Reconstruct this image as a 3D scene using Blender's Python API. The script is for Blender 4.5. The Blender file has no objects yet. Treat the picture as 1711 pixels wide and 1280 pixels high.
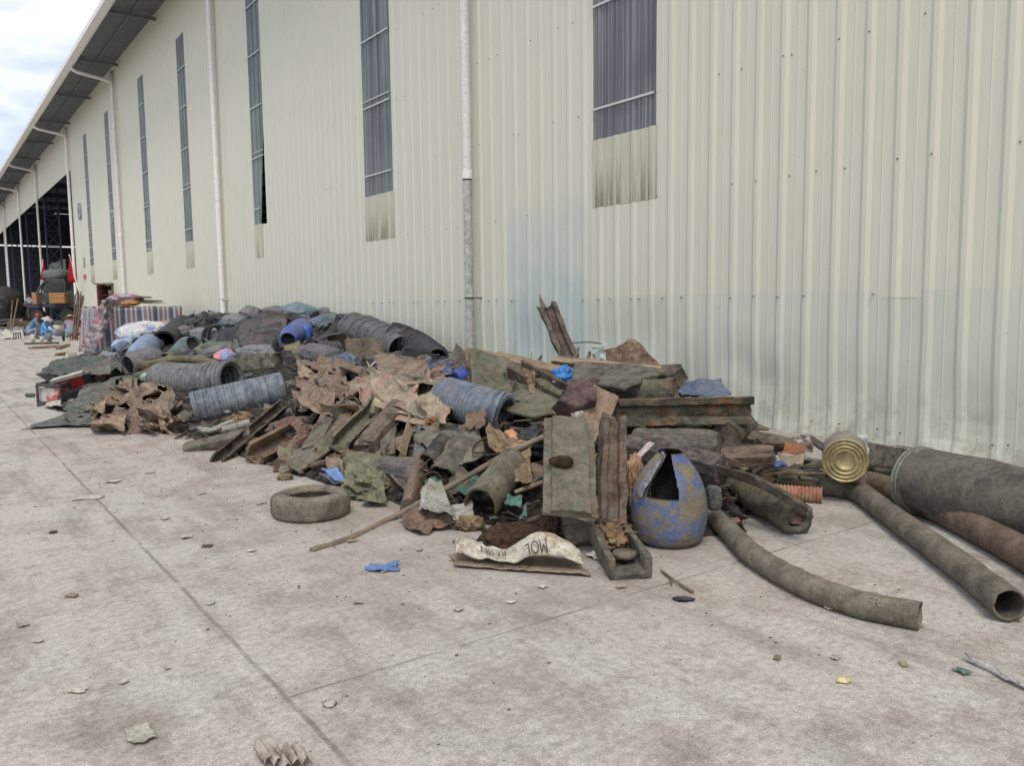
import bpy, math, random
from mathutils import Vector as V, Matrix, noise
random.seed(7)
rad = math.radians
sc = bpy.context.scene
COL = sc.collection

# ---------------------------------------------------------------- camera
F_PX, IW, IH, CAMH = 1369.0, 1711, 1280, 1.6
yc = V((-995.5, 123, -F_PX)).normalized()
zc = -V((165, -13900, -F_PX)).normalized()
zc = (zc - yc * zc.dot(yc)).normalized()
xc = yc.cross(zc)
RM = Matrix((xc, yc, zc))            # camera space -> world
CAM = V((0, 0, CAMH))
cam = bpy.data.cameras.new('camera'); co = bpy.data.objects.new('camera', cam); COL.objects.link(co)
cam.sensor_width = 36; cam.lens = 36 * F_PX / IW; cam.clip_start = .05; cam.clip_end = 3000
co.matrix_world = Matrix.Translation(CAM) @ RM.to_4x4()
sc.camera = co

# ---------------------------------------------------------------- sky, sun, exposure
SUN_EL, SUN_AZ = 58, 215             # degrees; azimuth the light comes from, clockwise from +Y
w = bpy.data.worlds.new('World'); sc.world = w; w.use_nodes = True
nt = w.node_tree; bg = nt.nodes['Background']
sky = nt.nodes.new('ShaderNodeTexSky'); sky.sky_type = 'NISHITA'; sky.sun_disc = False
sky.sun_elevation = rad(SUN_EL); sky.sun_rotation = rad(SUN_AZ); sky.air_density = 1; sky.dust_density = 1.5
tc = nt.nodes.new('ShaderNodeTexCoord'); mp = nt.nodes.new('ShaderNodeMapping'); mp.inputs['Scale'].default_value = (1, 1, 2.6)
cl = nt.nodes.new('ShaderNodeTexNoise'); cl.inputs['Scale'].default_value = 2.3; cl.inputs['Detail'].default_value = 6; cl.inputs['Roughness'].default_value = .55
mr = nt.nodes.new('ShaderNodeMapRange'); mr.inputs[1].default_value = .5; mr.inputs[2].default_value = .64; mr.inputs[3].default_value = .3
mx = nt.nodes.new('ShaderNodeMix'); mx.data_type = 'RGBA'; mx.inputs[7].default_value = (9.6, 9.7, 9.8, 1)
L = nt.links.new
L(tc.outputs['Generated'], mp.inputs[0]); L(mp.outputs[0], cl.inputs['Vector']); L(cl.outputs[0], mr.inputs[0]); L(mr.outputs[0], mx.inputs[0])
L(sky.outputs[0], mx.inputs[6]); L(mx.outputs[2], bg.inputs[0]); bg.inputs[1].default_value = .1
sd = bpy.data.lights.new('sun', 'SUN'); sd.energy = 1.35; sd.angle = rad(20); sd.color = (1, .96, .9)
so = bpy.data.objects.new('sun', sd); COL.objects.link(so)
sdir = V((math.sin(rad(SUN_AZ)) * math.cos(rad(SUN_EL)), math.cos(rad(SUN_AZ)) * math.cos(rad(SUN_EL)), math.sin(rad(SUN_EL))))
so.rotation_euler = sdir.to_track_quat('Z', 'Y').to_euler(); so.location = (0, 0, 30)
sc.view_settings.view_transform = 'Standard'; sc.view_settings.look = 'None'; sc.view_settings.gamma = 1
sc.view_settings.exposure = .46

# ---------------------------------------------------------------- the heap's ground plan and pixel -> place
DW = 8.5                             # distance of the shed wall
HT = [(2.9,4.7,0,.4,0),(3.6,3.7,.28,.35,.02),(5,3.0,.62,.4,.06),(6.2,2.9,.85,.42,.15),(7.2,2.75,.88,.45,.3),(8.5,2.6,.8,.5,.4),(9.5,2.5,.72,.5,.45),
      (11,2.4,.62,.5,.45),(12.5,1.5,.62,.6,.5),(14,1.5,.72,.65,.65),(16,1.6,.95,.72,.85),(18.5,1.9,1.2,.75,1.1),(21,2.3,1.38,.75,1.3),
      (24,3.4,1.4,.75,1.25),(27,4.6,1.05,.7,1.0),(29.5,6,.6,.6,.5),(30.5,7,0,.5,0)]
def heap(X, Y):
    if Y < 2.9 or Y >= 30.5 or X > DW: return 0.
    i = 0
    while HT[i + 1][0] <= Y: i += 1
    a, b = HT[i], HT[i + 1]; k = (Y - a[0]) / (b[0] - a[0])
    xf, hp, up, hw = [a[j] + (b[j] - a[j]) * k for j in (1, 2, 3, 4)]
    u = (X - xf) / (DW - xf)
    if u <= 0: return 0.
    e = min(1, max(0, (Y - 3.0 - max(0, X - 4.3) * .74) / 1.1)) if Y < 8 else 1; e = e * e * (3 - 2 * e)
    if u < up:
        s = u / up; return e * hp * min(1, s * s * (3 - 2 * s) * .5 + .45 * math.sqrt(s) + .05 * s)
    s = (u - up) / (1 - up); s = s * s * (3 - 2 * s); return e * (hp + (hw - hp) * s)
def ray(px, py): return (RM @ V((px - 855.5, 640 - py, -F_PX))).normalized()
def P(px, py, out=0.):               # where the sight line through a photo point meets the heap, the ground or the wall
    d = ray(px, py); t = 2.
    while t < 140:
        p = CAM + d * t
        if p.z <= heap(p.x, p.y): break
        if p.x > DW - .05: break
        t += .05 if t < 45 else .5
    lo, hi = t - (.05 if t <= 45.05 else .5), t
    for _ in range(7):
        m_ = (lo + hi) / 2; p = CAM + d * m_
        if p.z <= heap(p.x, p.y) or p.x > DW - .05: hi = m_
        else: lo = m_
    return CAM + d * (hi - out)
def Qc(px, py, dep, gap=.12):        # at a depth, but never sunk behind the heap's surface
    p = P(px, py)
    return Q(px, py, min(dep, depth(p) - gap) if p.x < DW - .1 else dep)
def G(px, py, z=0.):                 # on a level plane
    d = ray(px, py); return CAM + d * ((z - CAMH) / d.z)
def Q(px, py, dep):                  # at a camera depth in metres
    d = RM @ V((px - 855.5, 640 - py, -F_PX)); return CAM + d * (dep / F_PX)
def proj(p): c = RM.transposed() @ (V(p) - CAM); return 855.5 + F_PX * c.x / -c.z, 640 - F_PX * c.y / -c.z
def depth(p): return -(RM.transposed() @ (p - CAM)).z
def pw(p, px): return px * depth(p) / F_PX
def S(r, g, b):
    f = lambda c: c / 3294.6 if c <= 10.3 else ((c / 255 + .055) / 1.055) ** 2.4
    return (f(r), f(g), f(b), 1)

# ---------------------------------------------------------------- materials
MATS = {}
def node(nt, typ, ins=None, **kw):
    n = nt.nodes.new(typ)
    for k, v in kw.items(): setattr(n, k, v)
    for k, v in (ins or {}).items():
        if isinstance(v, bpy.types.NodeSocket): nt.links.new(v, n.inputs[k])
        else: n.inputs[k].default_value = v
    return n
def mixc(nt, fac, a, b, mode='MIX'):
    return node(nt, 'ShaderNodeMix', {0: fac, 6: a, 7: b}, data_type='RGBA', blend_type=mode).outputs[2]
def rng(nt, v, a, b, c=0., d=1.): return node(nt, 'ShaderNodeMapRange', {0: v, 1: a, 2: b, 3: c, 4: d}).outputs[0]
def math_(nt, op, a, b=0.): return node(nt, 'ShaderNodeMath', {0: a, 1: b}, operation=op).outputs[0]
def nz(nt, vec, s, det=5, ro=.55): return node(nt, 'ShaderNodeTexNoise', {'Vector': vec, 'Scale': s, 'Detail': det, 'Roughness': ro}).outputs[0]
def base(name):
    m = bpy.data.materials.new(name); m.use_nodes = True; nt = m.node_tree
    return m, nt, nt.nodes['Principled BSDF']
def mat(name, c1, c2, c3=None, sc_=9, rough=.8, bump=.4, bs=70, spec=.25, grain=0, dust=.4, dc=(152, 142, 127), metal=0, wr=0, tint=.16, c3t=.52):
    """Mottled surface: two tones, an optional third stain tone, dry dust in patches, fine bump; grain > 0 runs it along the piece; wr adds creases."""
    if name in MATS: return MATS[name]
    m, nt, b = base(name)
    oi = node(nt, 'ShaderNodeObjectInfo'); off = math_(nt, 'MULTIPLY', oi.outputs['Random'], 43.)
    if grain:
        at = node(nt, 'ShaderNodeAttribute', attribute_name='g').outputs['Vector']
        at = node(nt, 'ShaderNodeMapping', {0: at, 'Scale': (1, grain, 1)}).outputs[0]
    else: at = node(nt, 'ShaderNodeTexCoord').outputs['Object']
    vec = node(nt, 'ShaderNodeVectorMath', {0: at, 1: off}, operation='ADD').outputs[0]
    oc = node(nt, 'ShaderNodeVectorMath', {0: node(nt, 'ShaderNodeTexCoord').outputs['Object'], 1: off}, operation='ADD').outputs[0]
    n1 = nz(nt, vec, sc_, 8, .68); n2 = nz(nt, vec, sc_ * 6, 6, .75); n3 = nz(nt, oc, sc_ * .7, 7, .68)
    col = mixc(nt, rng(nt, n1, .38, .62), S(*c1), S(*c2))
    if c3: col = mixc(nt, rng(nt, n3, c3t, c3t + .08), col, S(*c3))
    def mul(col, v):
        return mixc(nt, 1., col, node(nt, 'ShaderNodeCombineColor', {0: v, 1: v, 2: v}).outputs[0], 'MULTIPLY')
    if bump: col = mul(col, rng(nt, n2, .28, .72, .5, 1.45))
    if tint: col = mul(col, rng(nt, oi.outputs['Random'], 0, 1, 1 - tint, 1 + tint))
    if dust:
        dn = nz(nt, oc, 7.3, 9, .74)
        col = mixc(nt, math_(nt, 'MULTIPLY', rng(nt, dn, .44, .62), dust), col, S(*dc))
        if bump: col = mixc(nt, math_(nt, 'MULTIPLY', rng(nt, nz(nt, oc, 38, 5, .7), .58, .68), dust * .9), col, S(*dc))
    L = nt.links.new
    L(col, b.inputs['Base Color']); b.inputs['Roughness'].default_value = rough; b.inputs['Specular IOR Level'].default_value = spec; b.inputs['Metallic'].default_value = metal
    if bump:
        h = math_(nt, 'ADD', nz(nt, vec, bs, 6, .7), math_(nt, 'MULTIPLY', n1, 1.2))
        if wr:
            cn = node(nt, 'ShaderNodeTexNoise', {'Vector': oc, 'Scale': 11., 'Detail': 3., 'Distortion': 1.2}).outputs[0]
            h = math_(nt, 'ADD', h, math_(nt, 'MULTIPLY', math_(nt, 'ABSOLUTE', math_(nt, 'SUBTRACT', cn, .5)), wr * 14))
        bp = node(nt, 'ShaderNodeBump', {'Strength': bump, 'Distance': .02, 'Height': h}); L(bp.outputs[0], b.inputs['Normal'])
    MATS[name] = m; return m
RUBG = mat('grey_rubber', (108, 104, 94), (70, 68, 62), (92, 78, 70), grain=.25)
RUBO = mat('olive_rubber', (112, 108, 92), (76, 75, 64), (102, 88, 72), grain=.3)
RUBD = mat('dark_rubber', (66, 64, 60), (40, 39, 38), dust=.25, grain=.3)
WOODB = mat('brown_wood', (122, 102, 84), (72, 60, 52), (116, 92, 74), grain=.12, bs=60, bump=.6)
WOODD = mat('dark_wood', (86, 76, 67), (52, 47, 43), (94, 76, 64), grain=.12, bs=60, bump=.6)
WOODT = mat('tan_wood', (152, 132, 108), (118, 100, 82), grain=.1, bs=60, dust=.2)
WOODG = mat('grey_wood', (128, 120, 106), (84, 79, 70), (104, 92, 78), grain=.1, bs=60, bump=.6)
WOODM = mat('maroon_wood', (108, 92, 84), (68, 58, 54), (112, 104, 92), grain=.2)
BARK = mat('rough_bark', (112, 84, 64), (72, 54, 44), (140, 116, 92), sc_=12, bump=1, bs=70)
KRAFT = mat('brown_cardboard', (162, 141, 120), (122, 104, 90), (128, 106, 94), sc_=4, dust=.25, dc=(176, 156, 134), wr=1)
KRAFT2 = mat('dusty_cardboard', (140, 124, 106), (100, 87, 76), (124, 100, 90), sc_=4, dust=.3, wr=1)
SACKB = mat('beige_sacking', (168, 156, 132), (128, 116, 98), (160, 126, 114), sc_=4, dust=.3, wr=1)
CANV = mat('green_canvas', (98, 104, 98), (64, 70, 68), (84, 86, 82), sc_=5, dust=.3, dc=(128, 126, 114), wr=1)
CANVG = mat('pale_green_canvas', (140, 140, 112), (96, 100, 80), (120, 112, 92), sc_=6, dust=.3, wr=1)
GRYB = mat('grey_plastic_bag', (132, 136, 142), (98, 102, 108), sc_=4, rough=.45, spec=.5, dust=.3, wr=1)
MAUV = mat('mauve_plastic', (122, 118, 124), (92, 90, 98), sc_=4, rough=.5, spec=.4, dust=.35, wr=1)
BLUP = mat('blue_plastic', (62, 96, 176), (48, 74, 140), sc_=4, rough=.4, spec=.5, dust=.3)
BLUL = mat('pale_blue_plastic', (150, 172, 200), (118, 142, 176), sc_=3, rough=.4, spec=.5, dust=.3, wr=1)
TEAL = mat('teal_plastic', (96, 118, 122), (66, 86, 92), sc_=4, rough=.4, spec=.5, dust=.35, wr=1)
BLKP = mat('black_plastic', (44, 44, 47), (27, 28, 30), rough=.42, spec=.5, dust=.22, dc=(96, 94, 92))
CHAR = mat('charcoal_plastic', (70, 68, 72), (50, 49, 53), rough=.5, spec=.4, dust=.25, dc=(112, 108, 106))
PIPG = mat('grey_ribbed_pipe', (116, 119, 123), (78, 81, 86), rough=.55, spec=.35, dust=.5, dc=(150, 146, 138), sc_=9)
PIPD = mat('weathered_blue_grey_pipe', (122, 129, 138), (52, 58, 67), sc_=8, grain=9, dust=.45, dc=(170, 176, 180), rough=.6)
HOSE = mat('dusty_hose_rubber', (128, 121, 109), (90, 85, 77), (98, 90, 78), sc_=9, bs=120, dust=.35, dc=(146, 136, 120))
HOSB = mat('brown_hose_rubber', (122, 104, 90), (92, 78, 68), (108, 96, 84), sc_=9, bs=120, dust=.35, dc=(150, 134, 116))
HOSK = mat('khaki_tube', (128, 120, 92), (94, 88, 68), dust=.3)
CLOM = mat('maroon_cloth', (112, 88, 88), (78, 60, 62), sc_=6, dust=.15, wr=1)
CLOB = mat('brown_cloth', (128, 104, 88), (86, 70, 60), sc_=6, dust=.3, wr=1)
CLOT = mat('tan_cloth', (156, 136, 104), (112, 96, 72), (98, 78, 60), sc_=8, dust=.25, grain=.3, wr=1)
JEAN = mat('blue_cloth', (74, 96, 140), (52, 66, 98), sc_=6, dust=.3, wr=1)
BTARP = mat('blue_grey_tarpaulin', (104, 118, 144), (74, 86, 108), sc_=6, dust=.3, wr=1)
BBAG = mat('bright_blue_bag', (60, 136, 208), (36, 98, 172), sc_=8, rough=.4, spec=.5, dust=.12, wr=1)
LBLU = mat('light_blue_rag', (134, 168, 222), (104, 138, 196), sc_=8, dust=.15, wr=1)
GRNP = mat('green_plastic_film', (84, 128, 108), (52, 88, 76), sc_=8, rough=.45, spec=.5, dust=.2, wr=1)
WHIT = mat('dirty_white_plastic', (214, 212, 200), (176, 170, 156), sc_=7, rough=.55, dust=.35, dc=(160, 146, 124))
WSACK = mat('white_woven_sack', (218, 214, 198), (188, 182, 164), (168, 154, 134), sc_=7, bs=160, dust=.3, dc=(150, 132, 110), wr=1)
PAPW = mat('pale_paper', (206, 202, 190), (178, 172, 160), dust=.3)
REDP = mat('red_plastic', (186, 40, 42), (140, 28, 32), rough=.4, spec=.5, dust=.2)
ORNP = mat('orange_plastic', (170, 124, 72), (136, 96, 56), rough=.5, dust=.25)
FOAM = mat('mottled_block', (116, 118, 102), (70, 74, 64), sc_=9, dust=.4)
TYRE = mat('muddy_tyre', (134, 126, 115), (92, 88, 81), (118, 108, 97), sc_=8, bump=.6, dust=.45, dc=(156, 142, 124))
PEAT = mat('brown_fibre', (96, 74, 58), (62, 48, 40), sc_=30, bump=1, bs=140, dust=0)
ROPE = mat('straw_rope', (168, 140, 108), (120, 92, 68), sc_=20, bump=.6, dust=.1)
ORPE = mat('rusty_rope', (158, 112, 78), (116, 76, 52), sc_=20, bump=.6, dust=.1)
RUST = mat('rusty_wire', (84, 72, 62), (58, 50, 44), sc_=20, dust=.1)
GOLD = mat('tin_plate', (192, 180, 136), (158, 146, 106), sc_=4, rough=.48, metal=.55, bump=.12, dust=.5, dc=(140, 120, 86), spec=.5)
TINS = mat('scuffed_tin', (178, 168, 156), (140, 130, 120), (120, 88, 74), sc_=8, rough=.5, metal=.4, dust=.4)
DRUMM = mat('scuffed_blue_drum', (128, 120, 104), (104, 98, 86), (76, 97, 146), sc_=13, c3t=.48, rough=.55, spec=.35, dust=.5, dc=(134, 122, 100))
ROLL = mat('dark_felt_roll', (110, 107, 99), (76, 75, 70), (108, 103, 94), sc_=5, bs=90, bump=.6, dust=.4, dc=(122, 114, 100))
ORHS = mat('faded_orange_hose', (186, 128, 104), (150, 104, 82), (160, 146, 104), sc_=5, dust=.3)
STEEL = mat('navy_steel', (62, 66, 92), (48, 52, 74), dust=.1)
PVC = mat('white_pvc', (232, 229, 226), (224, 221, 217), rough=.4, spec=.5, dust=.12, bump=.05)
PVCO = mat('stained_pvc', (198, 200, 192), (164, 167, 159), (212, 212, 205), sc_=10, rough=.6, dust=.2, bump=.1)
SKIN = mat('skin', (150, 108, 86), (132, 92, 72), bump=0, dust=0)
INK = mat('black_ink', (44, 42, 40), (58, 54, 50), bump=0, dust=.2)
FADE = mat('faded_stencil', (138, 134, 120), (112, 107, 95), bump=0, dust=.4)
BLUI = mat('blue_violet_paint', (92, 88, 150), (84, 82, 140), bump=0, dust=.1)
REDI = mat('red_paint', (190, 84, 78), (180, 76, 70), bump=0, dust=.1)

# ---------------------------------------------------------------- mesh kit
class M:
    def __init__(s): s.v = []; s.f = []; s.g = []; s.mi = []; s.sm = []
    def add(s, vs, fs, g=None, mi=0, sm=False):
        o = len(s.v); s.v += [V(p) for p in vs]; s.g += list(g) if g else [(p[0], p[1], p[2]) for p in vs]
        for f in fs: s.f.append([i + o for i in f]); s.mi.append(mi); s.sm.append(sm)
        return s
def build(name, m, mats, parent=None, origin=None, bevel=0, solid=0, sub=0):
    if not isinstance(mats, (list, tuple)): mats = [mats]
    lo = V([min(p[i] for p in m.v) for i in range(3)]); hi = V([max(p[i] for p in m.v) for i in range(3)])
    o0 = V(((lo.x + hi.x) / 2, (lo.y + hi.y) / 2, lo.z))
    pw_ = V(parent['_w']) if parent is not None else V((0, 0, 0))
    me = bpy.data.meshes.new(name); me.from_pydata([p - o0 for p in m.v], [], m.f)
    for x in mats: me.materials.append(x)
    me.polygons.foreach_set('material_index', m.mi); me.polygons.foreach_set('use_smooth', m.sm)
    at = me.attributes.new('g', 'FLOAT_VECTOR', 'POINT'); at.data.foreach_set('vector', [c for g in m.g for c in g])
    me.update(); me.validate()
    o = bpy.data.objects.new(name, me); COL.objects.link(o); o.location = o0 - pw_; o['_w'] = tuple(o0)
    if parent is not None: o.parent = parent
    if solid:
        k = o.modifiers.new('solid', 'SOLIDIFY'); k.thickness = solid; k.offset = 0
    if bevel:
        k = o.modifiers.new('bevel', 'BEVEL'); k.width = bevel; k.segments = 2; k.limit_method = 'ANGLE'; k.angle_limit = rad(38)
    if sub:
        k = o.modifiers.new('sub', 'SUBSURF'); k.levels = k.render_levels = sub
    return o
def tag(o, label, cat, group=None, kind=None):
    if label: o['label'] = label
    if cat: o['category'] = cat
    if group: o['group'] = group
    if kind: o['kind'] = kind
    return o
def thing(name, loc, label, cat, group=None):
    o = bpy.data.objects.new(name, None); COL.objects.link(o); o.location = loc; o['_w'] = tuple(loc); o.empty_display_size = .1
    return tag(o, label, cat, group)
def one(name, m, mats, label, cat, group=None, **kw): return tag(build(name, m, mats, **kw), label, cat, group)
def floorpt(*ms):
    vs = [p for m in ms for p in m.v]
    return V((sum(p.x for p in vs) / len(vs), sum(p.y for p in vs) / len(vs), min(p.z for p in vs)))
def spline(pts, step):
    pts = [V(p) for p in pts]
    if len(pts) == 2:
        n = max(1, int((pts[1] - pts[0]).length / step)); return [pts[0].lerp(pts[1], i / n) for i in range(n + 1)]
    out = []
    for i in range(len(pts) - 1):
        a, b = pts[i], pts[i + 1]; p0 = pts[i - 1] if i else a * 2 - b; p3 = pts[i + 2] if i + 2 < len(pts) else b * 2 - a
        n = max(1, int((b - a).length / step))
        for k in range(n):
            t = k / n; out.append(.5 * ((2 * a) + (b - p0) * t + (2 * p0 - 5 * a + 4 * b - p3) * t * t + (3 * a - p0 - 3 * b + p3) * t ** 3))
    return out + [pts[-1]]
def frames(path, hint):
    fr = []; n = V(hint)
    for i, p in enumerate(path):
        d = (path[min(i + 1, len(path) - 1)] - path[max(i - 1, 0)]).normalized()
        n = n - d * n.dot(d)
        if n.length < 1e-4: n = d.orthogonal()
        n.normalize(); fr.append((p, d, n.cross(d).normalized(), n.copy()))
    return fr
def fbm(p, s, o=3):
    r = 0; a = 1
    for k in range(o): r += a * noise.noise(p * s); s *= 2.03; a *= .5
    return r
UPC = V((-.45, -.4, .8))             # towards the viewer and up: how most pieces lie on the slope
def tube(m, pts, r, n=18, step=.05, rib=0, pitch=.05, wall=0, hint=(0, 0, 1), mi=0, wob=.0, jag=0, sq=1., ribsharp=1., taper=None, caps=True, dome=0, fin=0, groove=0):
    """Sweep a round section; rib/pitch corrugate it, wall > 0 leaves it hollow and open at both ends, sq flattens it."""
    if rib: step = pitch / (26 if fin else 8)
    path = spline(pts, step); fr = frames(path, hint); acc = 0; rings = []; gs = []
    tot = sum((path[i + 1] - path[i]).length for i in range(len(path) - 1)); seed = V((random.random() * 90, 3, 7))
    for i, (p, d, a, b) in enumerate(fr):
        if i: acc += (p - path[i - 1]).length
        t = acc / max(tot, 1e-6); rr = r if not callable(r) else r(t)
        if rib:
            c = math.cos(2 * math.pi * acc / pitch); rr += rib * (max(0, c) ** 16 if fin else 1 - 2 * ((1 - c) / 2) ** 3 if groove else c if ribsharp == 1 else math.copysign(abs(c) ** ribsharp, c))
        if dome and not wall:
            e = min(acc, tot - acc); 
            if e < dome: rr *= max(.02, math.sqrt(1 - (1 - e / dome) ** 2))
        ring = []
        for k in range(n):
            th = 2 * math.pi * k / n; q = p + (a * math.cos(th) + b * math.sin(th) * sq) * rr
            if wob: q += (q - p).normalized() * wob * fbm(q + seed, 5 / max(r if not callable(r) else .1, .05) * .12, 2)
            if jag and i in (0, len(fr) - 1): q += d * jag * noise.noise(V((math.cos(th) * 2.2, math.sin(th) * 2.2, seed.x + i)))
            ring.append(q)
        rings.append(ring); gs.append([(th_ * .15, acc, 0) for th_ in [math.pi * 2 * abs(k / n - .5) * r if not callable(r) else k / n for k in range(n)]])
    def shell(R, flip, mi):
        vs = [q for ring in R for q in ring]; g = [x for y in gs for x in y]; fs = []
        for i in range(len(R) - 1):
            for k in range(n):
                f = [i * n + k, i * n + (k + 1) % n, (i + 1) * n + (k + 1) % n, (i + 1) * n + k]; fs.append(f[::-1] if flip else f)
        return vs, fs, g
    vs, fs, g = shell(rings, False, mi)
    if wall:
        inn = [[p + (q - p) * (1 - wall / max((q - p).length, wall * 1.5)) for q in ring] for ring, (p, d, a, b) in zip(rings, fr)]
        N = len(vs); v2, f2, g2 = shell(inn, True, mi)
        fs = fs + [[i + N for i in f] for f in f2]; vs = vs + v2; g = g + g2
        for e in (0, (len(rings) - 1) * n):
            for k in range(n): fs.append([e + k, e + N + k, e + N + (k + 1) % n, e + (k + 1) % n] if e == 0 else [e + k, e + (k + 1) % n, e + N + (k + 1) % n, e + N + k])
        m.add(vs, fs, g, mi, True)
    else:
        m.add(vs, fs, g, mi, True)
        if caps: m.add(rings[0], [list(range(n))[::-1]], gs[0], mi, False); m.add(rings[-1], [list(range(n))], gs[-1], mi, False)
    return m
def lathe(m, a, axis, prof, n=28, mi=0, wob=0, skip=None, hint=(0, 0, 1), seed=None):
    """prof: (distance along the axis, radius) pairs; skip(i, angle) leaves faces out."""
    axis = V(axis).normalized(); s = V(hint); s = s - axis * s.dot(axis)
    if s.length < 1e-3: s = axis.orthogonal()
    s.normalize(); t = axis.cross(s); vs = []; g = []; seed = V((random.random() * 50 if seed is None else seed, 0, 0))
    for (h, r) in prof:
        for k in range(n):
            th = 2 * math.pi * k / n; e = s * math.cos(th) + t * math.sin(th); q = V(a) + axis * h + e * r
            if wob: q += e * wob * fbm(q + seed, 3, 2)
            vs.append(q); g.append((abs(k / n - .5) * 2 * r * 3, h, 0))
    fs = []
    for i in range(len(prof) - 1):
        for k in range(n):
            if skip and skip(i, 360 * (k + .5) / n): continue
            fs.append([i * n + k, i * n + (k + 1) % n, (i + 1) * n + (k + 1) % n, (i + 1) * n + k])
    return m.add(vs, fs, g, mi, True)
def arc(a0, a1, n, r=.5, sy=1.): return [(r * math.cos(rad(a0 + (a1 - a0) * i / n)), sy * r * math.sin(rad(a0 + (a1 - a0) * i / n))) for i in range(n + 1)]
SEC = {
 'plank': [(-.5, -.5), (.5, -.5), (.5, .5), (-.5, .5)],
 'slab': [(-.5, -.5), (.5, -.5), (.5, .1), (.36, .5), (-.36, .5), (-.5, .1)],
 'hump': [(x, y - .5) for x, y in arc(0, 180, 12, .5, 2.)],
 'chan': [(-.5, -.5), (.5, -.5), (.5, .5), (.34, .5), (.32, -.2), (-.32, -.2), (-.34, .5), (-.5, .5)],
 'step': [(-.5, -.5), (.5, -.5), (.5, -.05), (.37, -.05), (.35, .5), (-.35, .5), (-.37, -.05), (-.5, -.05)],
 'groove': [(-.5, -.5), (.5, -.5), (.5, .5), (.24, .42), (.2, .12), (.06, .2), (-.06, .16), (-.2, .1), (-.24, .44), (-.5, .5)],
 'log': arc(0, 330, 11, .5),
 'curl': arc(-20, 200, 12, .5, 2) + arc(200, -20, 12, .43, 2),
 'angle': [(-.5, -.5), (.5, -.5), (.5, -.3), (-.36, -.3), (-.36, .5), (-.5, .5)],
}
def bar(m, pts, sec, w, h, hint=UPC, step=.055, ns=.007, jag=.02, mi=0, twist=0, tap=(1, 1), sm=False):
    """A beam or board: section 'sec' (w across, h thick) swept along pts, a little warped and with ragged ends."""
    path = spline(pts, step); fr = frames(path, hint); prof = []
    for (x0, y0), (x1, y1) in zip(SEC[sec], SEC[sec][1:] + SEC[sec][:1]):
        q_ = max(1, min(5, int(math.hypot((x1 - x0) * w, (y1 - y0) * h) / .04))) if step < .2 else 1
        prof += [(x0 + (x1 - x0) * i / q_, y0 + (y1 - y0) * i / q_) for i in range(q_)]
    n = len(prof); vs = []; g = []; acc = 0
    sd_ = V((random.random() * 99, random.random() * 99, 1)); per = [0]
    for k in range(n): a, b = prof[k], prof[(k + 1) % n]; per.append(per[-1] + math.hypot((b[0] - a[0]) * w, (b[1] - a[1]) * h))
    for i, (p, d, a, b) in enumerate(fr):
        if i: acc += (p - path[i - 1]).length
        t = i / max(1, len(fr) - 1); kk = tap[0] + (tap[1] - tap[0]) * t; tw = twist * t; ca, sa = math.cos(tw), math.sin(tw)
        for k, (x, y) in enumerate(prof):
            x2, y2 = x * w * kk, y * h * (kk * .5 + .5); q = p + a * (x2 * ca - y2 * sa) + b * (x2 * sa + y2 * ca)
            q += V((fbm(q + sd_, 4, 3), fbm(q + sd_ * 1.7, 4, 3), fbm(q + sd_ * .6, 4, 3))) * ns
            if step < .2: q += V((noise.noise(q * 23), noise.noise(q * 23 + sd_), noise.noise(q * 23 - sd_))) * ns * .8 + b * (-.9 * ns * max(0, noise.noise(q * 11 + sd_)))
            if jag and i in (0, len(fr) - 1): q += d * jag * (1.6 * noise.noise(V((x * 4, y * 4, sd_.x + i))) + 1.1 * noise.noise(V((x * 13, y * 13, sd_.y))))
            vs.append(q); g.append((per[k], acc, 0))
    fs = []
    for i in range(len(fr) - 1):
        for k in range(n): fs.append([i * n + k, i * n + (k + 1) % n, (i + 1) * n + (k + 1) % n, (i + 1) * n + k])
    fs.append(list(range(n))[::-1]); fs.append([(len(fr) - 1) * n + k for k in range(n)])
    return m.add(vs, fs, g, mi, sm)
def crump(p, s):
    d = noise.voronoi(p * s)[0]; e = noise.voronoi(p * s * 2.3 + V((3, 9, 1)))[0]
    return (d[0] - .45) * 1. + (e[0] - .45) * .4
def drape(m, corners, out=.05, nx=26, ny=22, amp=.05, s=4., warp=.09, mi=0, place=None, sag=0, coarse=4, fold=0):
    """A sheet lying over the heap: photo corners tl, tr, br, bl give its place; folds of depth amp."""
    pl = place or P; tl, tr, br, bl = corners; cg = []
    for j in range(coarse + 1):
        for i in range(coarse + 1):
            u, v = i / coarse, j / coarse
            x = (tl[0] * (1 - u) + tr[0] * u) * (1 - v) + (bl[0] * (1 - u) + br[0] * u) * v
            y = (tl[1] * (1 - u) + tr[1] * u) * (1 - v) + (bl[1] * (1 - u) + br[1] * u) * v
            cg.append(pl(x, y, out))
    return mesh_sheet(m, lambda u, v: bil(cg, coarse, u, v), nx, ny, amp, s, warp, mi, sag, fold)
def bil(cg, c, u, v):
    u = min(max(u, 0), .9999) * c; v = min(max(v, 0), .9999) * c; i, j = int(u), int(v); fu, fv = u - i, v - j
    g = lambda a, b: cg[b * (c + 1) + a]
    return g(i, j).lerp(g(i + 1, j), fu).lerp(g(i, j + 1).lerp(g(i + 1, j + 1), fu), fv)
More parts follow.
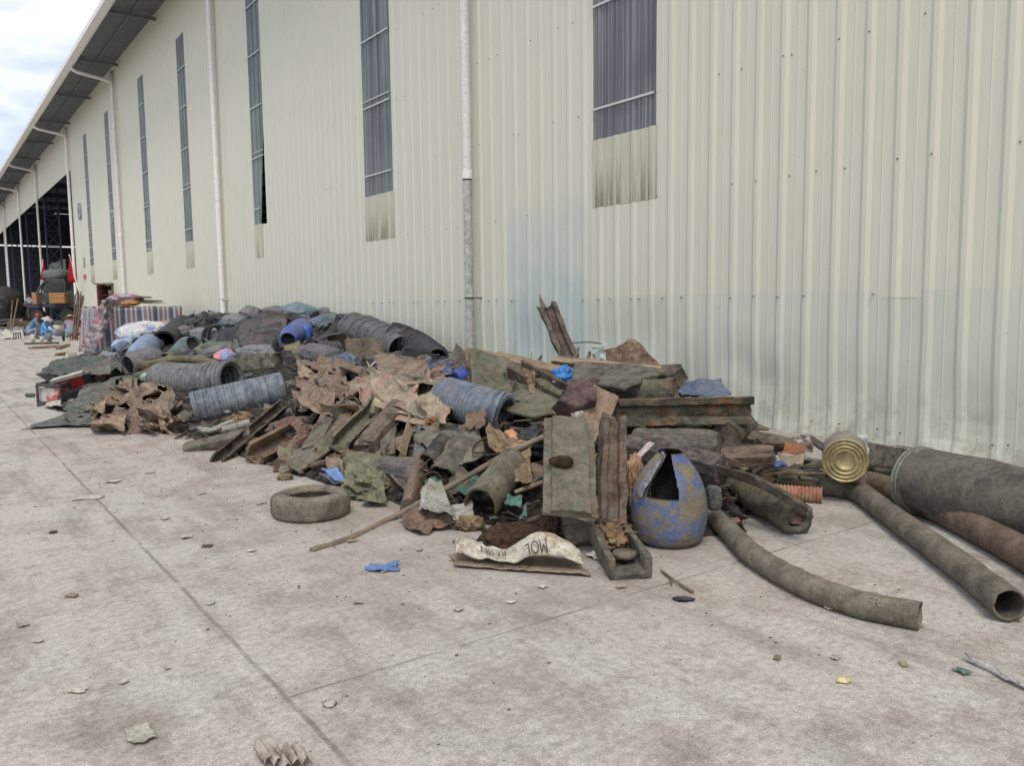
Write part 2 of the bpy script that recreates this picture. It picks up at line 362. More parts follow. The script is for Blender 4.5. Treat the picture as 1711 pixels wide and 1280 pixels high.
def mesh_sheet(m, fn, nx, ny, amp, s, warp=.09, mi=0, sag=0, fold=0):
    sd_ = V((random.random() * 80, random.random() * 80, random.random() * 80)); vs = []; g = []
    fo = [(random.random(), random.random() * 6.3, random.choice((-1, 1)) * random.uniform(.3, 1) * fold) for _ in range(3)] if fold else []
    sax = V((random.gauss(0, 1), random.gauss(0, 1), random.gauss(0, .6))).normalized()
    c0 = fn(.5, .5); nrm = (fn(.9, .5) - fn(.1, .5)).cross(fn(.5, .1) - fn(.5, .9))
    nrm = nrm.normalized() if nrm.length > 1e-6 else V((0, 0, 1))
    if nrm.dot(CAM - c0) < 0: nrm = -nrm
    W_ = (fn(1, .5) - fn(0, .5)).length; H_ = (fn(.5, 1) - fn(.5, 0)).length
    for j in range(ny + 1):
        for i in range(nx + 1):
            u, v = i / nx, j / ny
            u2 = u + warp * noise.noise(V((u * 3, v * 3, sd_.x))) * 1.4; v2 = v + warp * noise.noise(V((u * 3, v * 3, sd_.y))) * 1.4
            p = fn(u2, v2); q = p + sd_; qs = q - sax * (q.dot(sax) * .78)
            p = p + nrm * (amp * (.8 * crump(q, s) + .8 * fbm(q, s * .5, 2) + .6 * (1 - 2.6 * abs(noise.noise(qs * s * 1.15))) + .2 * (1 - 2.4 * abs(noise.noise(qs * s * 2.7)))) - sag * ((u - .5) ** 2 + (v - .5) ** 2) * 4)
            for (fc, fa, fs_) in fo: p += nrm * fs_ * max(0, (u - .5) * math.cos(fa) + (v - .5) * math.sin(fa) - (fc - .5) * .6)
            t = V((noise.noise(q * s * .7), noise.noise(q * s * .7 + V((5, 5, 5))), 0)) * amp * .5; p += t
            if p.z < .008: p.z = .008 + .004 * random.random()
            if p.x > DW - .05: p.x = DW - .05
            vs.append(p); g.append((u * W_, v * H_, 0))
    fs = [[j * (nx + 1) + i, j * (nx + 1) + i + 1, (j + 1) * (nx + 1) + i + 1, (j + 1) * (nx + 1) + i] for j in range(ny) for i in range(nx)]
    return m.add(vs, fs, g, mi, True)
_ico = {}
def ico(sub):
    if sub not in _ico:
        import bmesh
        b = bmesh.new(); bmesh.ops.create_icosphere(b, subdivisions=sub, radius=1); b.verts.ensure_lookup_table()
        _ico[sub] = ([v.co.copy() for v in b.verts], [[v.index for v in f.verts] for f in b.faces]); b.free()
    return _ico[sub]
def lump(m, c, rx, ry, rz, rot=0, amp=.18, s=2.2, sub=4, mi=0, squ=1., sm=True, tilt=0):
    """A stuffed bag or clod; squ < 1 squares it off."""
    vs0, fs = ico(sub); sax = V((random.gauss(0, 1), random.gauss(0, 1), random.gauss(0, 1))).normalized(); R = Matrix.Rotation(rot, 3, 'Z') @ Matrix.Rotation(tilt, 3, 'Y'); sd_ = V((random.random() * 70, random.random() * 70, 0)); vs = []
    for p in vs0:
        q = V([math.copysign(abs(c_) ** squ, c_) for c_ in p]); k = 1 + amp * (crump(p + sd_, s) + .6 * fbm(p + sd_, s * .5, 2) + .5 * (1 - 2.4 * abs(noise.noise((p - sax * (p.dot(sax) * .75) + sd_) * s * 1.1))) - .15)
        q = R @ V((q.x * rx, q.y * ry, q.z * rz)) * k + V(c)
        if q.z < .005: q.z = .005
        if q.x > DW - .05: q.x = DW - .05
        vs.append(q)
    return m.add(vs, fs, None, mi, sm)
def box(m, c, X, Y, Z, mi=0):
    """c: middle; X, Y, Z: half-extent vectors."""
    c = V(c); X, Y, Z = V(X), V(Y), V(Z); vs = [c + X * a + Y * b + Z * d for d in (-1, 1) for b in (-1, 1) for a in (-1, 1)]
    return m.add(vs, [[0, 2, 3, 1], [4, 5, 7, 6], [0, 1, 5, 4], [2, 6, 7, 3], [0, 4, 6, 2], [1, 3, 7, 5]], None, mi)
def abox(m, x0, x1, y0, y1, z0, z1, mi=0):
    return box(m, ((x0 + x1) / 2, (y0 + y1) / 2, (z0 + z1) / 2), ((x1 - x0) / 2, 0, 0), (0, (y1 - y0) / 2, 0), (0, 0, (z1 - z0) / 2), mi)
def text(m, s, place, size=1., mi=0):
    """Flat lettering; place(x, y) puts each point on its surface."""
    cu = bpy.data.curves.new('t', 'FONT'); cu.body = s; cu.size = size; cu.align_x = 'CENTER'; cu.align_y = 'CENTER'; cu.resolution_u = 3
    o = bpy.data.objects.new('t', cu); COL.objects.link(o); me = bpy.data.meshes.new_from_object(o.evaluated_get(bpy.context.evaluated_depsgraph_get()))
    m.add([place(v.co.x, v.co.y) for v in me.vertices], [list(p.vertices) for p in me.polygons], None, mi)
    bpy.data.objects.remove(o); bpy.data.meshes.remove(me); bpy.data.curves.remove(cu); return m

# ================================================================= THE SETTING
def ground_mat():
    m, nt, b = base('dusty_concrete'); L = nt.links.new
    pos = node(nt, 'ShaderNodeNewGeometry').outputs['Position']; sp = node(nt, 'ShaderNodeSeparateXYZ', {0: pos}); X, Y = sp.outputs[0], sp.outputs[1]
    st = node(nt, 'ShaderNodeMapping', {0: pos, 'Rotation': (0, 0, rad(-12)), 'Scale': (2.6, .45, 1)}).outputs[0]
    n1 = nz(nt, pos, .55, 6, .6); n2 = nz(nt, pos, 1.7, 8, .66); n3 = nz(nt, st, 1.3, 8, .62); n4 = nz(nt, pos, 26, 6, .7); n5 = nz(nt, pos, 110, 4, .75); n6 = nz(nt, pos, 5.5, 8, .7)
    c = mixc(nt, rng(nt, n1, .38, .62), (.49, .463, .42, 1), (.475, .425, .38, 1))
    c = mixc(nt, math_(nt, 'MULTIPLY', rng(nt, n2, .5, .62), .7), c, (.31, .265, .23, 1))
    c = mixc(nt, math_(nt, 'MULTIPLY', rng(nt, n3, .5, .66), .6), c, (.25, .22, .195, 1))
    c = mixc(nt, math_(nt, 'MULTIPLY', rng(nt, n3, .48, .3), .35), c, (.50, .475, .435, 1))
    c = mixc(nt, math_(nt, 'MULTIPLY', rng(nt, n6, .55, .64), .5), c, (.27, .232, .205, 1))
    c = mixc(nt, math_(nt, 'MULTIPLY', rng(nt, n6, .45, .3), .4), c, (.50, .475, .43, 1))
    g = rng(nt, n4, .3, .7, .7, 1.27); c = mixc(nt, 1., c, node(nt, 'ShaderNodeCombineColor', {0: g, 1: g, 2: g}).outputs[0], 'MULTIPLY')
    g = rng(nt, n5, .3, .7, .6, 1.36); c = mixc(nt, 1., c, node(nt, 'ShaderNodeCombineColor', {0: g, 1: g, 2: g}).outputs[0], 'MULTIPLY')
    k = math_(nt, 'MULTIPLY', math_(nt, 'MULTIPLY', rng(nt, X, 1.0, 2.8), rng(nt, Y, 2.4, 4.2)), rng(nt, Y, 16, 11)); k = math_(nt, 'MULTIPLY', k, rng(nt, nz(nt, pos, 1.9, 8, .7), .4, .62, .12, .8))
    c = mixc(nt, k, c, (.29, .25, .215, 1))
    sn = math_(nt, 'MULTIPLY', math_(nt, 'SINE', math_(nt, 'MULTIPLY', Y, .33)), .45)
    for x0, sl in ((-.1, .11), (-1.75, .11), (1.75, -.06), (-3.4, .2)):                 # tyre tracks in the dust
        d = math_(nt, 'ABSOLUTE', math_(nt, 'SUBTRACT', math_(nt, 'SUBTRACT', X, sn), math_(nt, 'ADD', math_(nt, 'MULTIPLY', Y, sl), x0)))
        k = math_(nt, 'MULTIPLY', rng(nt, d, .13, .09, 0, 1), rng(nt, nz(nt, pos, 2.6, 8, .74), .44, .6)); k = math_(nt, 'MULTIPLY', k, rng(nt, math_(nt, 'SINE', math_(nt, 'MULTIPLY', Y, 95.)), -.3, .4, .35, 1))
        c = mixc(nt, math_(nt, 'MULTIPLY', k, .42), c, (.27, .235, .205, 1))
    wob = math_(nt, 'MULTIPLY', math_(nt, 'SUBTRACT', nz(nt, pos, 3, 6, .7), .5), .035)
    def line(v, at, wd, side=None):
        d = math_(nt, 'ABSOLUTE', math_(nt, 'ADD', math_(nt, 'SUBTRACT', v, at), wob)); k = rng(nt, d, wd * .4, wd, 1, 0)
        return math_(nt, 'MULTIPLY', k, math_(nt, 'GREATER_THAN', X, 1.1)) if side else k
    j = line(X, 1.12, .016)
    for v, at, sd_ in ((Y, 3.15, 1), (Y, 9.3, 1), (Y, 15.4, 0), (Y, 21.6, 0), (X, -4.9, 0), (Y, 27.7, 0)): j = math_(nt, 'MAXIMUM', j, line(v, at, .012, sd_))
    j = math_(nt, 'MULTIPLY', j, rng(nt, nz(nt, pos, 2.2, 4), .36, .6, .15, .62))
    c = mixc(nt, j, c, (.13, .115, .10, 1)); L(c, b.inputs['Base Color'])
    b.inputs['Roughness'].default_value = .92; b.inputs['Specular IOR Level'].default_value = .15
    h = math_(nt, 'ADD', math_(nt, 'MULTIPLY', n4, .5), math_(nt, 'ADD', math_(nt, 'MULTIPLY', n5, .35), math_(nt, 'MULTIPLY', n6, .8)))
    h = math_(nt, 'SUBTRACT', h, math_(nt, 'MULTIPLY', j, .4))
    L(node(nt, 'ShaderNodeBump', {'Strength': .55, 'Distance': .02, 'Height': h}).outputs[0], b.inputs['Normal'])
    return m
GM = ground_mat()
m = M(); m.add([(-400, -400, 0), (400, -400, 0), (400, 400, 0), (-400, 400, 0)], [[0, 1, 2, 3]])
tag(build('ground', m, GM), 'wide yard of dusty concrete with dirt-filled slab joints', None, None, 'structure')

def wall_mat(name, c, patch=True, stain=0.):
    m, nt, b = base(name); L = nt.links.new
    pos = node(nt, 'ShaderNodeNewGeometry').outputs['Position']; sp = node(nt, 'ShaderNodeSeparateXYZ', {0: pos}); Y, Z = sp.outputs[1], sp.outputs[2]
    st = node(nt, 'ShaderNodeMapping', {0: pos, 'Scale': (1, 9, .25)}).outputs[0]
    n1 = nz(nt, st, 1.4, 6, .6); n2 = nz(nt, pos, .8, 6, .6); n3 = nz(nt, st, 6, 4, .6)
    col = mixc(nt, rng(nt, n1, .3, .7), S(*c), S(c[0] - 6, c[1] - 6, c[2] - 6))
    if patch:
        def band(v, a, b_, s): return math_(nt, 'MULTIPLY', rng(nt, v, a - s, a + s), rng(nt, v, b_ - s, b_ + s, 1, 0))
        k = math_(nt, 'MULTIPLY', band(Y, 9.65, 11.8, .12), band(Z, .4, 2.9, .5)); k = math_(nt, 'MULTIPLY', k, rng(nt, n2, .35, .6, .3, 1))
        col = mixc(nt, math_(nt, 'MULTIPLY', k, .8), col, S(176, 190, 190))
        k = math_(nt, 'MULTIPLY', rng(nt, Z, 1.9, .3, 0, 1), rng(nt, nz(nt, pos, 1.1, 6, .6), .4, .62)); k = math_(nt, 'MULTIPLY', k, .32)
        col = mixc(nt, k, col, S(166, 176, 162))
        k = math_(nt, 'MULTIPLY', rng(nt, Z, .75, .05, 0, 1), rng(nt, nz(nt, pos, 4.5, 8, .72), .48, .66)); col = mixc(nt, math_(nt, 'MULTIPLY', k, .6), col, S(140, 132, 116))
    if stain:
        col = mixc(nt, math_(nt, 'MULTIPLY', rng(nt, n3, .45, .7), stain), col, S(138, 128, 102))
        k = math_(nt, 'MULTIPLY', rng(nt, Z, 3.75, 3.1), rng(nt, nz(nt, st, 2.2, 5, .6), .42, .58)); col = mixc(nt, math_(nt, 'MULTIPLY', k, .75), col, S(112, 98, 78))
    else: col = mixc(nt, math_(nt, 'MULTIPLY', rng(nt, n3, .55, .75), .16), col, S(140, 136, 116))
    sc_ = nz(nt, pos, 9, 6, .7); col = mixc(nt, math_(nt, 'MULTIPLY', rng(nt, sc_, .66, .72), .25), col, S(120, 112, 96))
    L(col, b.inputs['Base Color']); b.inputs['Roughness'].default_value = .42; b.inputs['Specular IOR Level'].default_value = .35
    L(node(nt, 'ShaderNodeBump', {'Strength': .12, 'Distance': .05, 'Height': n2}).outputs[0], b.inputs['Normal'])
    return m
WALLM = wall_mat('cream_cladding', (212, 211, 196)); PATCHM = wall_mat('stained_cladding', (198, 198, 180), False, .42)
LOWM = wall_mat('repainted_cladding', (207, 209, 195)); SCREW = mat('screw_head', (112, 110, 100), (96, 94, 86), bump=0, dust=0)
TRIM = wall_mat('pale_trim', (206, 208, 206), False)
def strip_mat():
    m, nt, b = base('translucent_sheet'); L = nt.links.new
    pos = node(nt, 'ShaderNodeNewGeometry').outputs['Position']; st = node(nt, 'ShaderNodeMapping', {0: pos, 'Scale': (1, 16, .12)}).outputs[0]
    n = nz(nt, st, 1.5, 6, .65); n2 = nz(nt, pos, .7, 4)
    c = mixc(nt, rng(nt, n, .38, .66), S(98, 102, 108), S(168, 174, 178)); c = mixc(nt, math_(nt, 'MULTIPLY', rng(nt, n2, .45, .65), .5), c, S(94, 97, 104))
    L(c, b.inputs['Base Color']); b.inputs['Roughness'].default_value = .28; b.inputs['Specular IOR Level'].default_value = .5
    t = node(nt, 'ShaderNodeBsdfTransparent'); mx = node(nt, 'ShaderNodeMixShader', {0: .3}); L(b.outputs[0], mx.inputs[1]); L(t.outputs[0], mx.inputs[2])
    L(mx.outputs[0], nt.nodes['Material Output'].inputs[0]); return m
STRIP = strip_mat()
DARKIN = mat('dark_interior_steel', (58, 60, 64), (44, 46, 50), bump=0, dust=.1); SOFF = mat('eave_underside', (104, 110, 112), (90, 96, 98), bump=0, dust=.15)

PITCH, RH = .36, .025
PR = [(0, 0), (.045, 1), (.095, 1), (.14, 0), (.235, 0), (.25, .16), (.265, 0)]
WINS = [(8.27, 9.58), (16.05, 17.36), (23.9, 25.02), (31.75, 32.9), (38.4, 39.5), (46.3, 47.35), (52.9, 54.0)]
def hprof(y):
    t = y % PITCH
    for (a, ha), (b_, hb) in zip(PR, PR[1:] + [(PITCH, 0)]):
        if t <= b_: return RH * (ha + (hb - ha) * (t - a) / (b_ - a))
    return 0
def ybreaks(y0, y1, extra=()):
    ys = {round(y0, 4), round(y1, 4)} | {round(e, 4) for e in extra}; k = math.floor(y0 / PITCH) * PITCH
    while k < y1:
        for t, _ in PR:
            if y0 < k + t < y1: ys.add(round(k + t, 4))
        k += PITCH
    return sorted(ys)
def clad(m, y0, y1, zs, off=0, hole=None, extra=(), amp=.004, dents=(), mi=0):
    ys = ybreaks(y0, y1, extra); vs = []; n = len(zs); fs = []
    for y in ys:
        for z in zs:
            x = DW - off - hprof(y) + amp * noise.noise(V((y * .9, z * .9, 4)))
            for (dy, dz, r, a) in dents: x += a * math.exp(-((y - dy) ** 2 + (z - dz) ** 2) / r ** 2)
            vs.append((x, y, z))
    for i in range(len(ys) - 1):
        for k in range(n - 1):
            yc_, zc_ = (ys[i] + ys[i + 1]) / 2, (zs[k] + zs[k + 1]) / 2
            if hole and hole(yc_, zc_): continue
            fs.append([i * n + k, i * n + k + 1, (i + 1) * n + k + 1, (i + 1) * n + k])
    return m.add(vs, fs, None, mi)
shed = thing('warehouse', (DW, 30, 0), 'long cream ribbed-metal industrial shed with tall narrow skylight strips and white downpipes', 'building')
m = M()
clad(m, -14, 59.3, [1.6, 2.3, 3.0, 4.0, 5, 6, 7, 8, 9, 10, 11.5, 13.3], 0, lambda y, z: 4 < z < 11.5 and any(a < y < b_ for a, b_ in WINS), [e for ab in WINS for e in ab])
clad(m, 59.3, 125, [10.25, 11.5, 13.3])
for z, gap in ((3.06, 1), (4.46, 1), (5.9, 1), (7.3, 1)):        # screw heads along the girts
    for k in range(8, 60):
        if random.random() < .4:
            y = k * PITCH + random.choice((.07, .2, .33)); x = DW - hprof(y) - .004; zz = z + random.uniform(-.015, .015)
            if not any(a < y < b_ for a, b_ in WINS): box(m, (x, y, zz), (.006, 0, 0), (0, .007, 0), (0, 0, .007), 1)
build('wall_cladding', m, [WALLM, SCREW], shed)
m = M(); zz = [0.03 + .1 * i for i in range(17)] + [1.68]
dents = [(6.9, .75, .35, .035), (6.35, .55, .3, .045), (7.6, .35, .4, .05), (9.3, .9, .5, .04), (10.3, 1.2, .35, -.02), (11.1, .9, .4, .035), (5.2, .4, .5, .04), (8.4, 1.1, .4, .03), (3.9, .3, .4, .05), (12.4, .8, .5, .03), (4.6, 1.2, .4, .02)]
clad(m, -14, 30.1, zz, .006, None, (), .011, dents)
for v in m.v:                                                     # bent, ragged lower edge
    if v.z < .05: v.z += -.03 + .02 * noise.noise(V((v.y * 2.3, 3, 1))); v.x += .035 * noise.noise(V((v.y * 1.6, 8, 1))) - .01
for z in (1.63, .16):
    for k in range(6, 48):
        if random.random() < .55:
            y = k * PITCH + random.choice((.07, .2, .3)); box(m, (DW - hprof(y) - .024, y, z + random.uniform(-.012, .012)), (.013, 0, 0), (0, .007, 0), (0, 0, .007), 1)
build('lower_cladding', m, [LOWM, SCREW], shed)
m = M(); clad(m, 30.1, 59.3, [0, .8, 1.62], .003); build('lower_cladding', m, WALLM, shed)
for i, (a, b_) in enumerate(WINS):
    m = M(); ys = ybreaks(a, b_); zs = [4.0 + .375 * k for k in range(21)]; vs = []; fs = []; n = len(zs)
    for y in ys:
        for z in zs:
            y2 = y
            if i == 2 and z < 7: y2 = max(y, 23.9 + .5 * (7 - z) / 3)      # torn corner of this sheet
            vs.append((DW - hprof(y) + .004, y2, z))
    for q in range(len(ys) - 1):
        for k in range(n - 1): fs.append([q * n + k, q * n + k + 1, (q + 1) * n + k + 1, (q + 1) * n + k])
    m.add(vs, fs); sp_ = build('skylight_strip', m, STRIP, shed)
    for z in (4.46, 5.95, 6.1, 7.4, 8.9, 10.3):
        m = M(); abox(m, DW - .046, DW - .034, a + .01 + (.45 if i == 2 and z < 5 else 0), b_ - .01, z, z + (.03 if z != 6.1 else .02))
        build('lap_seam', m, TRIM, sp_)
    m = M(); clad(m, a - .02 if i != 2 else a + .42, b_ + .02, [3.03, 3.5, 4.03], .006); build('patch_panel', m, PATCHM, sp_)
# roof sheet with its eave, gutter, downpipes
m = M(); ys = ybreaks(-14, 125); vs = []; fs = []
for y in ys:
    h = hprof(y)
    for x, z in ((6.6, 13.02), (8.5, 13.24), (24, 15.0), (40, 13.2)): vs.append((x, y, z + h))
for i in range(len(ys) - 1):
    for k in range(3): fs.append([i * 4 + k, i * 4 + k + 1, i * 4 + k + 5, i * 4 + k + 4])
m.add(vs, fs, None, 0)
for x in (7.55,): abox(m, x, x + .07, -14, 125, 12.96 + (x - 6.6) * .115 - .02, 12.98 + (x - 6.6) * .115 + .1)
k = -9.6
while k < 125: abox(m, 6.75, 8.44, k, k + .09, 12.86, 12.99); k += 7.5
roof = build('roof', m, SOFF, shed)
m = M()
for prof in ([(6.42, 13.16), (6.40, 12.9), (6.62, 12.82), (6.70, 12.84), (6.70, 12.90), (6.64, 12.9), (6.46, 12.96), (6.46, 13.16)],):
    vs = [(x, y, z) for y in (-14, 125) for x, z in prof]; n = len(prof)
    m.add(vs, [[k, (k + 1) % n, n + (k + 1) % n, n + k] for k in range(n)] + [list(range(n))[::-1], list(range(n, 2 * n))])
build('gutter', m, PVC, roof)
for i, y in enumerate((12.86, 28.05, 44.05, 59.15, 75.6, 89.2, 104.2, 105.6)):
    m = M(); r = .085; top = [(6.62, y, 12.9), (6.64, y, 12.72), (6.85, y, 12.62), (8.1, y, 12.42), (8.32, y, 12.3), (8.335, y, 12.0)]
    zl = 3.86 if i == 0 else 0.0
    tube(m, top + [(8.335, y, zl + .01)], r, 16, .12, mi=0)
    dp = build('downpipe', m, PVC, shed)
    m = M(); tube(m, [(8.335, y, 4.02 if i == 0 else 5.2), (8.335, y, 3.86 if i == 0 else 5.05)], r + .008, 16, 1); build('coupling', m, PVC, dp)
    if i == 0:
        m = M(); tube(m, [(8.335, y, 3.875), (8.335, y, 3.84)], r + .003, 16, 1); build('seal_ring', m, INK, dp)
        m = M(); tube(m, [(8.335, y, 3.84), (8.335, y, 0)], r - .006, 16, .3); build('lower_pipe', m, PVCO, dp)
        m = M(); tube(m, [(8.335, y, 1.705), (8.335, y, 1.68)], r + .006, 16, 1); abox(m, 8.33, 8.49, y - .22, y - .19, 1.68, 1.70); build('wire_strap', m, INK, dp)
    else:
        m = M(); tube(m, [(8.335, y, 1.86), (8.335, y, 1.8)], r + .01, 16, 1); abox(m, 8.3, 8.48, y - .13, y - .08, 1.8, 1.86); build('bracket', m, PVC, dp)
# inside: lattice columns, end and back walls
def lattice(m, x0, x1, y, z1, wd=.1):
    for x in (x0, x1): abox(m, x - wd / 2, x + wd / 2, y - wd, y + wd, 0, z1)
    z = .3
    while z < z1 - 1.3:
        for za, zb in ((z, z + 1.2), (z + 1.2, z)): tube(m, [(x0, y - .02 if za < zb else y + .05, za), (x1, y - .02 if za < zb else y + .05, zb)], .035, 6, 9)
        abox(m, x0, x1, y - .03, y + .03, z - .05, z + .02); z += 1.25
    return m
for y in (75.9, 89.3, 104.3):
    m = M(); lattice(m, 8.85, 9.85, y, 12.8); col = build('lattice_column', m, STEEL, shed)
m = M(); lattice(m, 20, 21, 90, 13.2); build('lattice_column', m, STEEL, shed)
m = M(); lattice(m, 20, 21, 120, 13.2); build('lattice_column', m, STEEL, shed)
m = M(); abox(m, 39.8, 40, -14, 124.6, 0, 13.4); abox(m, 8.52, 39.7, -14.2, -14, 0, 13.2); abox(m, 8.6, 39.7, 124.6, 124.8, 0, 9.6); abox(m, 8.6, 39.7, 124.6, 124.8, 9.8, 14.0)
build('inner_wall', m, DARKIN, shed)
m = M()
for k in range(10): abox(m, 8.7, 39, 62 + k * 7.5, 62.15 + k * 7.5, 12.3, 12.75)
for x in (11, 14, 17, 20, 24, 28, 32): abox(m, x, x + .1, 55, 124, 12.8, 12.95)
build('roof_truss', m, STEEL, shed)
m = M(); abox(m, 12.2, 12.3, 92, 104, 2.4, 6.4); build('screen_panel', m, mat('pale_green_sheet', (136, 150, 130), (118, 132, 116), bump=0), shed)
# round plate and stencils on the corner panel
m = M(); lathe(m, (8.44, 56.35, 7.42), (-1, 0, 0), [(0, .5), (.02, .5), (.02, 0.001)], 32); sg = build('sign_plate', m, PVC, shed)
m = M(); lathe(m, (8.42, 56.35, 7.42), (-1, 0, 0), [(.004, .5), (.012, .5), (.012, .41), (.004, .41)], 32); text(m, 'N', lambda x, y: V((8.408, 56.35 - x, 7.42 + y)), .78); build('sign_figure', m, BLUI, sg)
m = M(); text(m, 'S1', lambda x, y: V((8.455, 56.0 - x * .9, 4.3 + y)), .85); build('wall_stencil', m, mat('grey_paint', (112, 118, 112), (104, 110, 104), bump=0), shed)
m = M()
for k in range(3): abox(m, 8.45, 8.455, 55.6 + k * .3, 55.82 + k * .3, 3.32, 3.6)
build('wall_stencil', m, REDI, shed)

# ================================================================= FAR BACKGROUND
ex = V((RM[0][0], RM[1][0], 0)).normalized(); ey = V((-RM[0][2], -RM[1][2], 0)).normalized(); ez = V((0, 0, 1))
def pbox(m, x0, x1, y0, y1, dep, th, mi=0):
    a, b_ = Q(x0, y1, dep), Q(x1, y0, dep); w_ = (b_ - a).dot(ex); h_ = b_.z - a.z
    return box(m, a + ex * w_ / 2 + ez * h_ / 2 + ey * th / 2, ex * w_ / 2, ey * th / 2, ez * h_ / 2, mi)
DKG = mat('dark_green_paint', (74, 84, 82), (52, 60, 60), dust=.25); NAVYD = mat('dark_navy_board', (58, 62, 82), (44, 48, 66), dust=.3); GLASSD = mat('dark_glass', (34, 40, 42), (26, 30, 32), rough=.15, spec=.6, bump=0, dust=.1)
T_ = 53.
tr = thing('flatbed_truck', G(92, 545) + ey * 9, 'old dark green flatbed truck parked under the shed opening beside the corner', 'truck')
tr['_w'] = tuple(tr.location)
m = M(); pbox(m, 46, 134, 506, 514, T_, 2.2); build('deck', m, NAVYD, tr)
m = M(); pbox(m, 64, 84, 488, 506, T_ + .3, 1.6); pbox(m, 84, 128, 486, 506, T_ + .9, 1.2); build('cab_body', m, DKG, tr)
m = M(); tube(m, [Q(62, 489, T_), Q(68, 478, T_), Q(80, 468, T_), Q(108, 468, T_)], .07, 8, .3); tube(m, [Q(62, 489, T_ + 1.4), Q(68, 478, T_ + 1.4), Q(80, 468, T_ + 1.4), Q(108, 468, T_ + 1.4)], .07, 8, .3)
tube(m, [Q(108, 468, T_), Q(108, 488, T_)], .06, 8, .3); build('windscreen_frame', m, DKG, tr)
m = M(); pbox(m, 70, 106, 471, 487, T_ + 1.5, .06); build('windscreen', m, GLASSD, tr)
m = M(); lump(m, Q(97, 459, T_ + .8), .75, .8, .36, .6, .05, 2, 3, squ=.6); build('roof', m, mat('grey_green_cover', (108, 116, 114), (86, 94, 92)), tr)
m = M(); pbox(m, 110, 131, 462, 504, T_ + 1.2, .8); build('rear_body', m, mat('black_green_paint', (40, 46, 46), (30, 34, 36)), tr)
for k in (60, 112):
    c = Q(k, 527, T_ + .2); m = M(); tube(m, [c, c + ey * .3], .48, 20, 1); wh = build('wheel', m, BLKP, tr)
for x0, x1, y0, y1, lab in ((82, 108, 489, 507, 'wide orange plastic box standing on the truck deck'), (53.5, 61, 488.5, 508, 'narrow tan box standing at the left end of the truck deck')):
    m = M(); pbox(m, x0, x1, y0, y1, T_ - .7, .5); one('storage_box', m, ORNP if x1 > 80 else mat('tan_box', (186, 142, 104), (160, 118, 84)), lab, 'box', bevel=.04)
for pts, top, lab in (((Q(128, 456, 50), Q(115.5, 425, 50)), [(115.5, 427), (123, 445), (126, 468), (120, 472), (113.5, 464), (114, 440)], 'larger red flag hanging from a leaning pole at the shed corner'),
                      ((Q(66, 478, 57), Q(72, 433, 57)), [(72, 433), (78, 450), (77, 464), (70, 467), (67.5, 458), (69, 444)], 'smaller red flag hanging behind the green truck')):
    ft = thing('flag', pts[0], lab, 'flag', None); d_ = depth(pts[1])
    m = M(); tube(m, [Q(131, 484, 50) if d_ < 52 else Q(66, 500, 57), pts[1]], .035, 6, 2); build('pole', m, PVC, ft)
    m = M(); vs = []; N_ = 10
    for j in range(N_ + 1):
        t = j / N_; y = top[0][1] + (top[3][1] - top[0][1]) * t
        xl = top[0][0] + (top[4][0] - top[0][0]) * t; xr = top[0][0] + (top[2][0] - top[0][0]) * t ** .8
        for i in range(9): vs.append(Q(xl + (xr - xl) * i / 8, y, d_ - .05) + ey * .12 * math.sin(i * 1.9 + j * .4) * t)
    m.add(vs, [[j * 9 + i, j * 9 + i + 1, j * 9 + i + 10, j * 9 + i + 9] for j in range(N_) for i in range(8)], None, 0, True)
    build('cloth', m, mat('red_flag_cloth', (186, 34, 40), (150, 24, 30), dust=0), ft, solid=.01)

# people: one skinned body each, hat as a child
def person(base_, f, joints, bones, mats, label, hat=None, scale=1.):
    f = f.normalized(); s_ = f.cross(ez); names = list(joints); o0 = V(base_)
    me = bpy.data.meshes.new('person'); pts = []; rr = []
    for nme in names:
        a, b_, c, r = joints[nme]; pts.append((f * a + s_ * b_ + ez * c) * scale); rr.append(r * scale)
    idx = {k: i for i, k in enumerate(names)}
    me.from_pydata(pts, [(idx[a], idx[b_]) for a, b_, _ in bones], [])
    o = bpy.data.objects.new('person', me); COL.objects.link(o)
    k = o.modifiers.new('skin', 'SKIN'); k.use_smooth_shade = True; o.modifiers.new('sub', 'SUBSURF').render_levels = 1
    for i, r in enumerate(rr): me.skin_vertices[0].data[i].radius = (r, r); me.skin_vertices[0].data[i].use_root = i == 0
    dg = bpy.context.evaluated_depsgraph_get(); dg.update(); me2 = bpy.data.meshes.new_from_object(o.evaluated_get(dg))
    o.modifiers.clear(); o.data = me2; bpy.data.meshes.remove(me)
    me2.materials.clear(); mm = []
    for x in mats: me2.materials.append(x)
    segs = [(pts[idx[a]], pts[idx[b_]], k) for a, b_, k in bones]
    for p in me2.polygons:
        best = (9, 0)
        for a, b_, k in segs:
            d = b_ - a; t = max(0, min(1, (p.center - a).dot(d) / max(d.length_squared, 1e-9))); e = (p.center - a - d * t).length
            if e < best[0]: best = (e, k)
        p.material_index = best[1]; p.use_smooth = True
    o.location = o0; o['_w'] = tuple(o0); tag(o, label, 'person')
    if hat:
        kind, hm = hat; h = o0 + pts[idx['crown']]; tilt = (f * .35 + ez).normalized(); m = M()
        if kind == 'cone': lathe(m, h - tilt * .1 * scale, tilt, [(-.04, .27), (0, .25), (.07, .13), (.15, .03), (.16, .002)], 20)
        elif kind == 'straw': lathe(m, h - tilt * .12 * scale, tilt, [(-.05, .3), (-.02, .22), (0, .13), (.1, .11), (.13, .05), (.135, .002)], 20)
        else: lathe(m, h - tilt * .1 * scale, tilt, [(-.03, .12), (.05, .115), (.11, .06), (.12, .002)], 16)
        build('hat', m, hm, o)
    return o
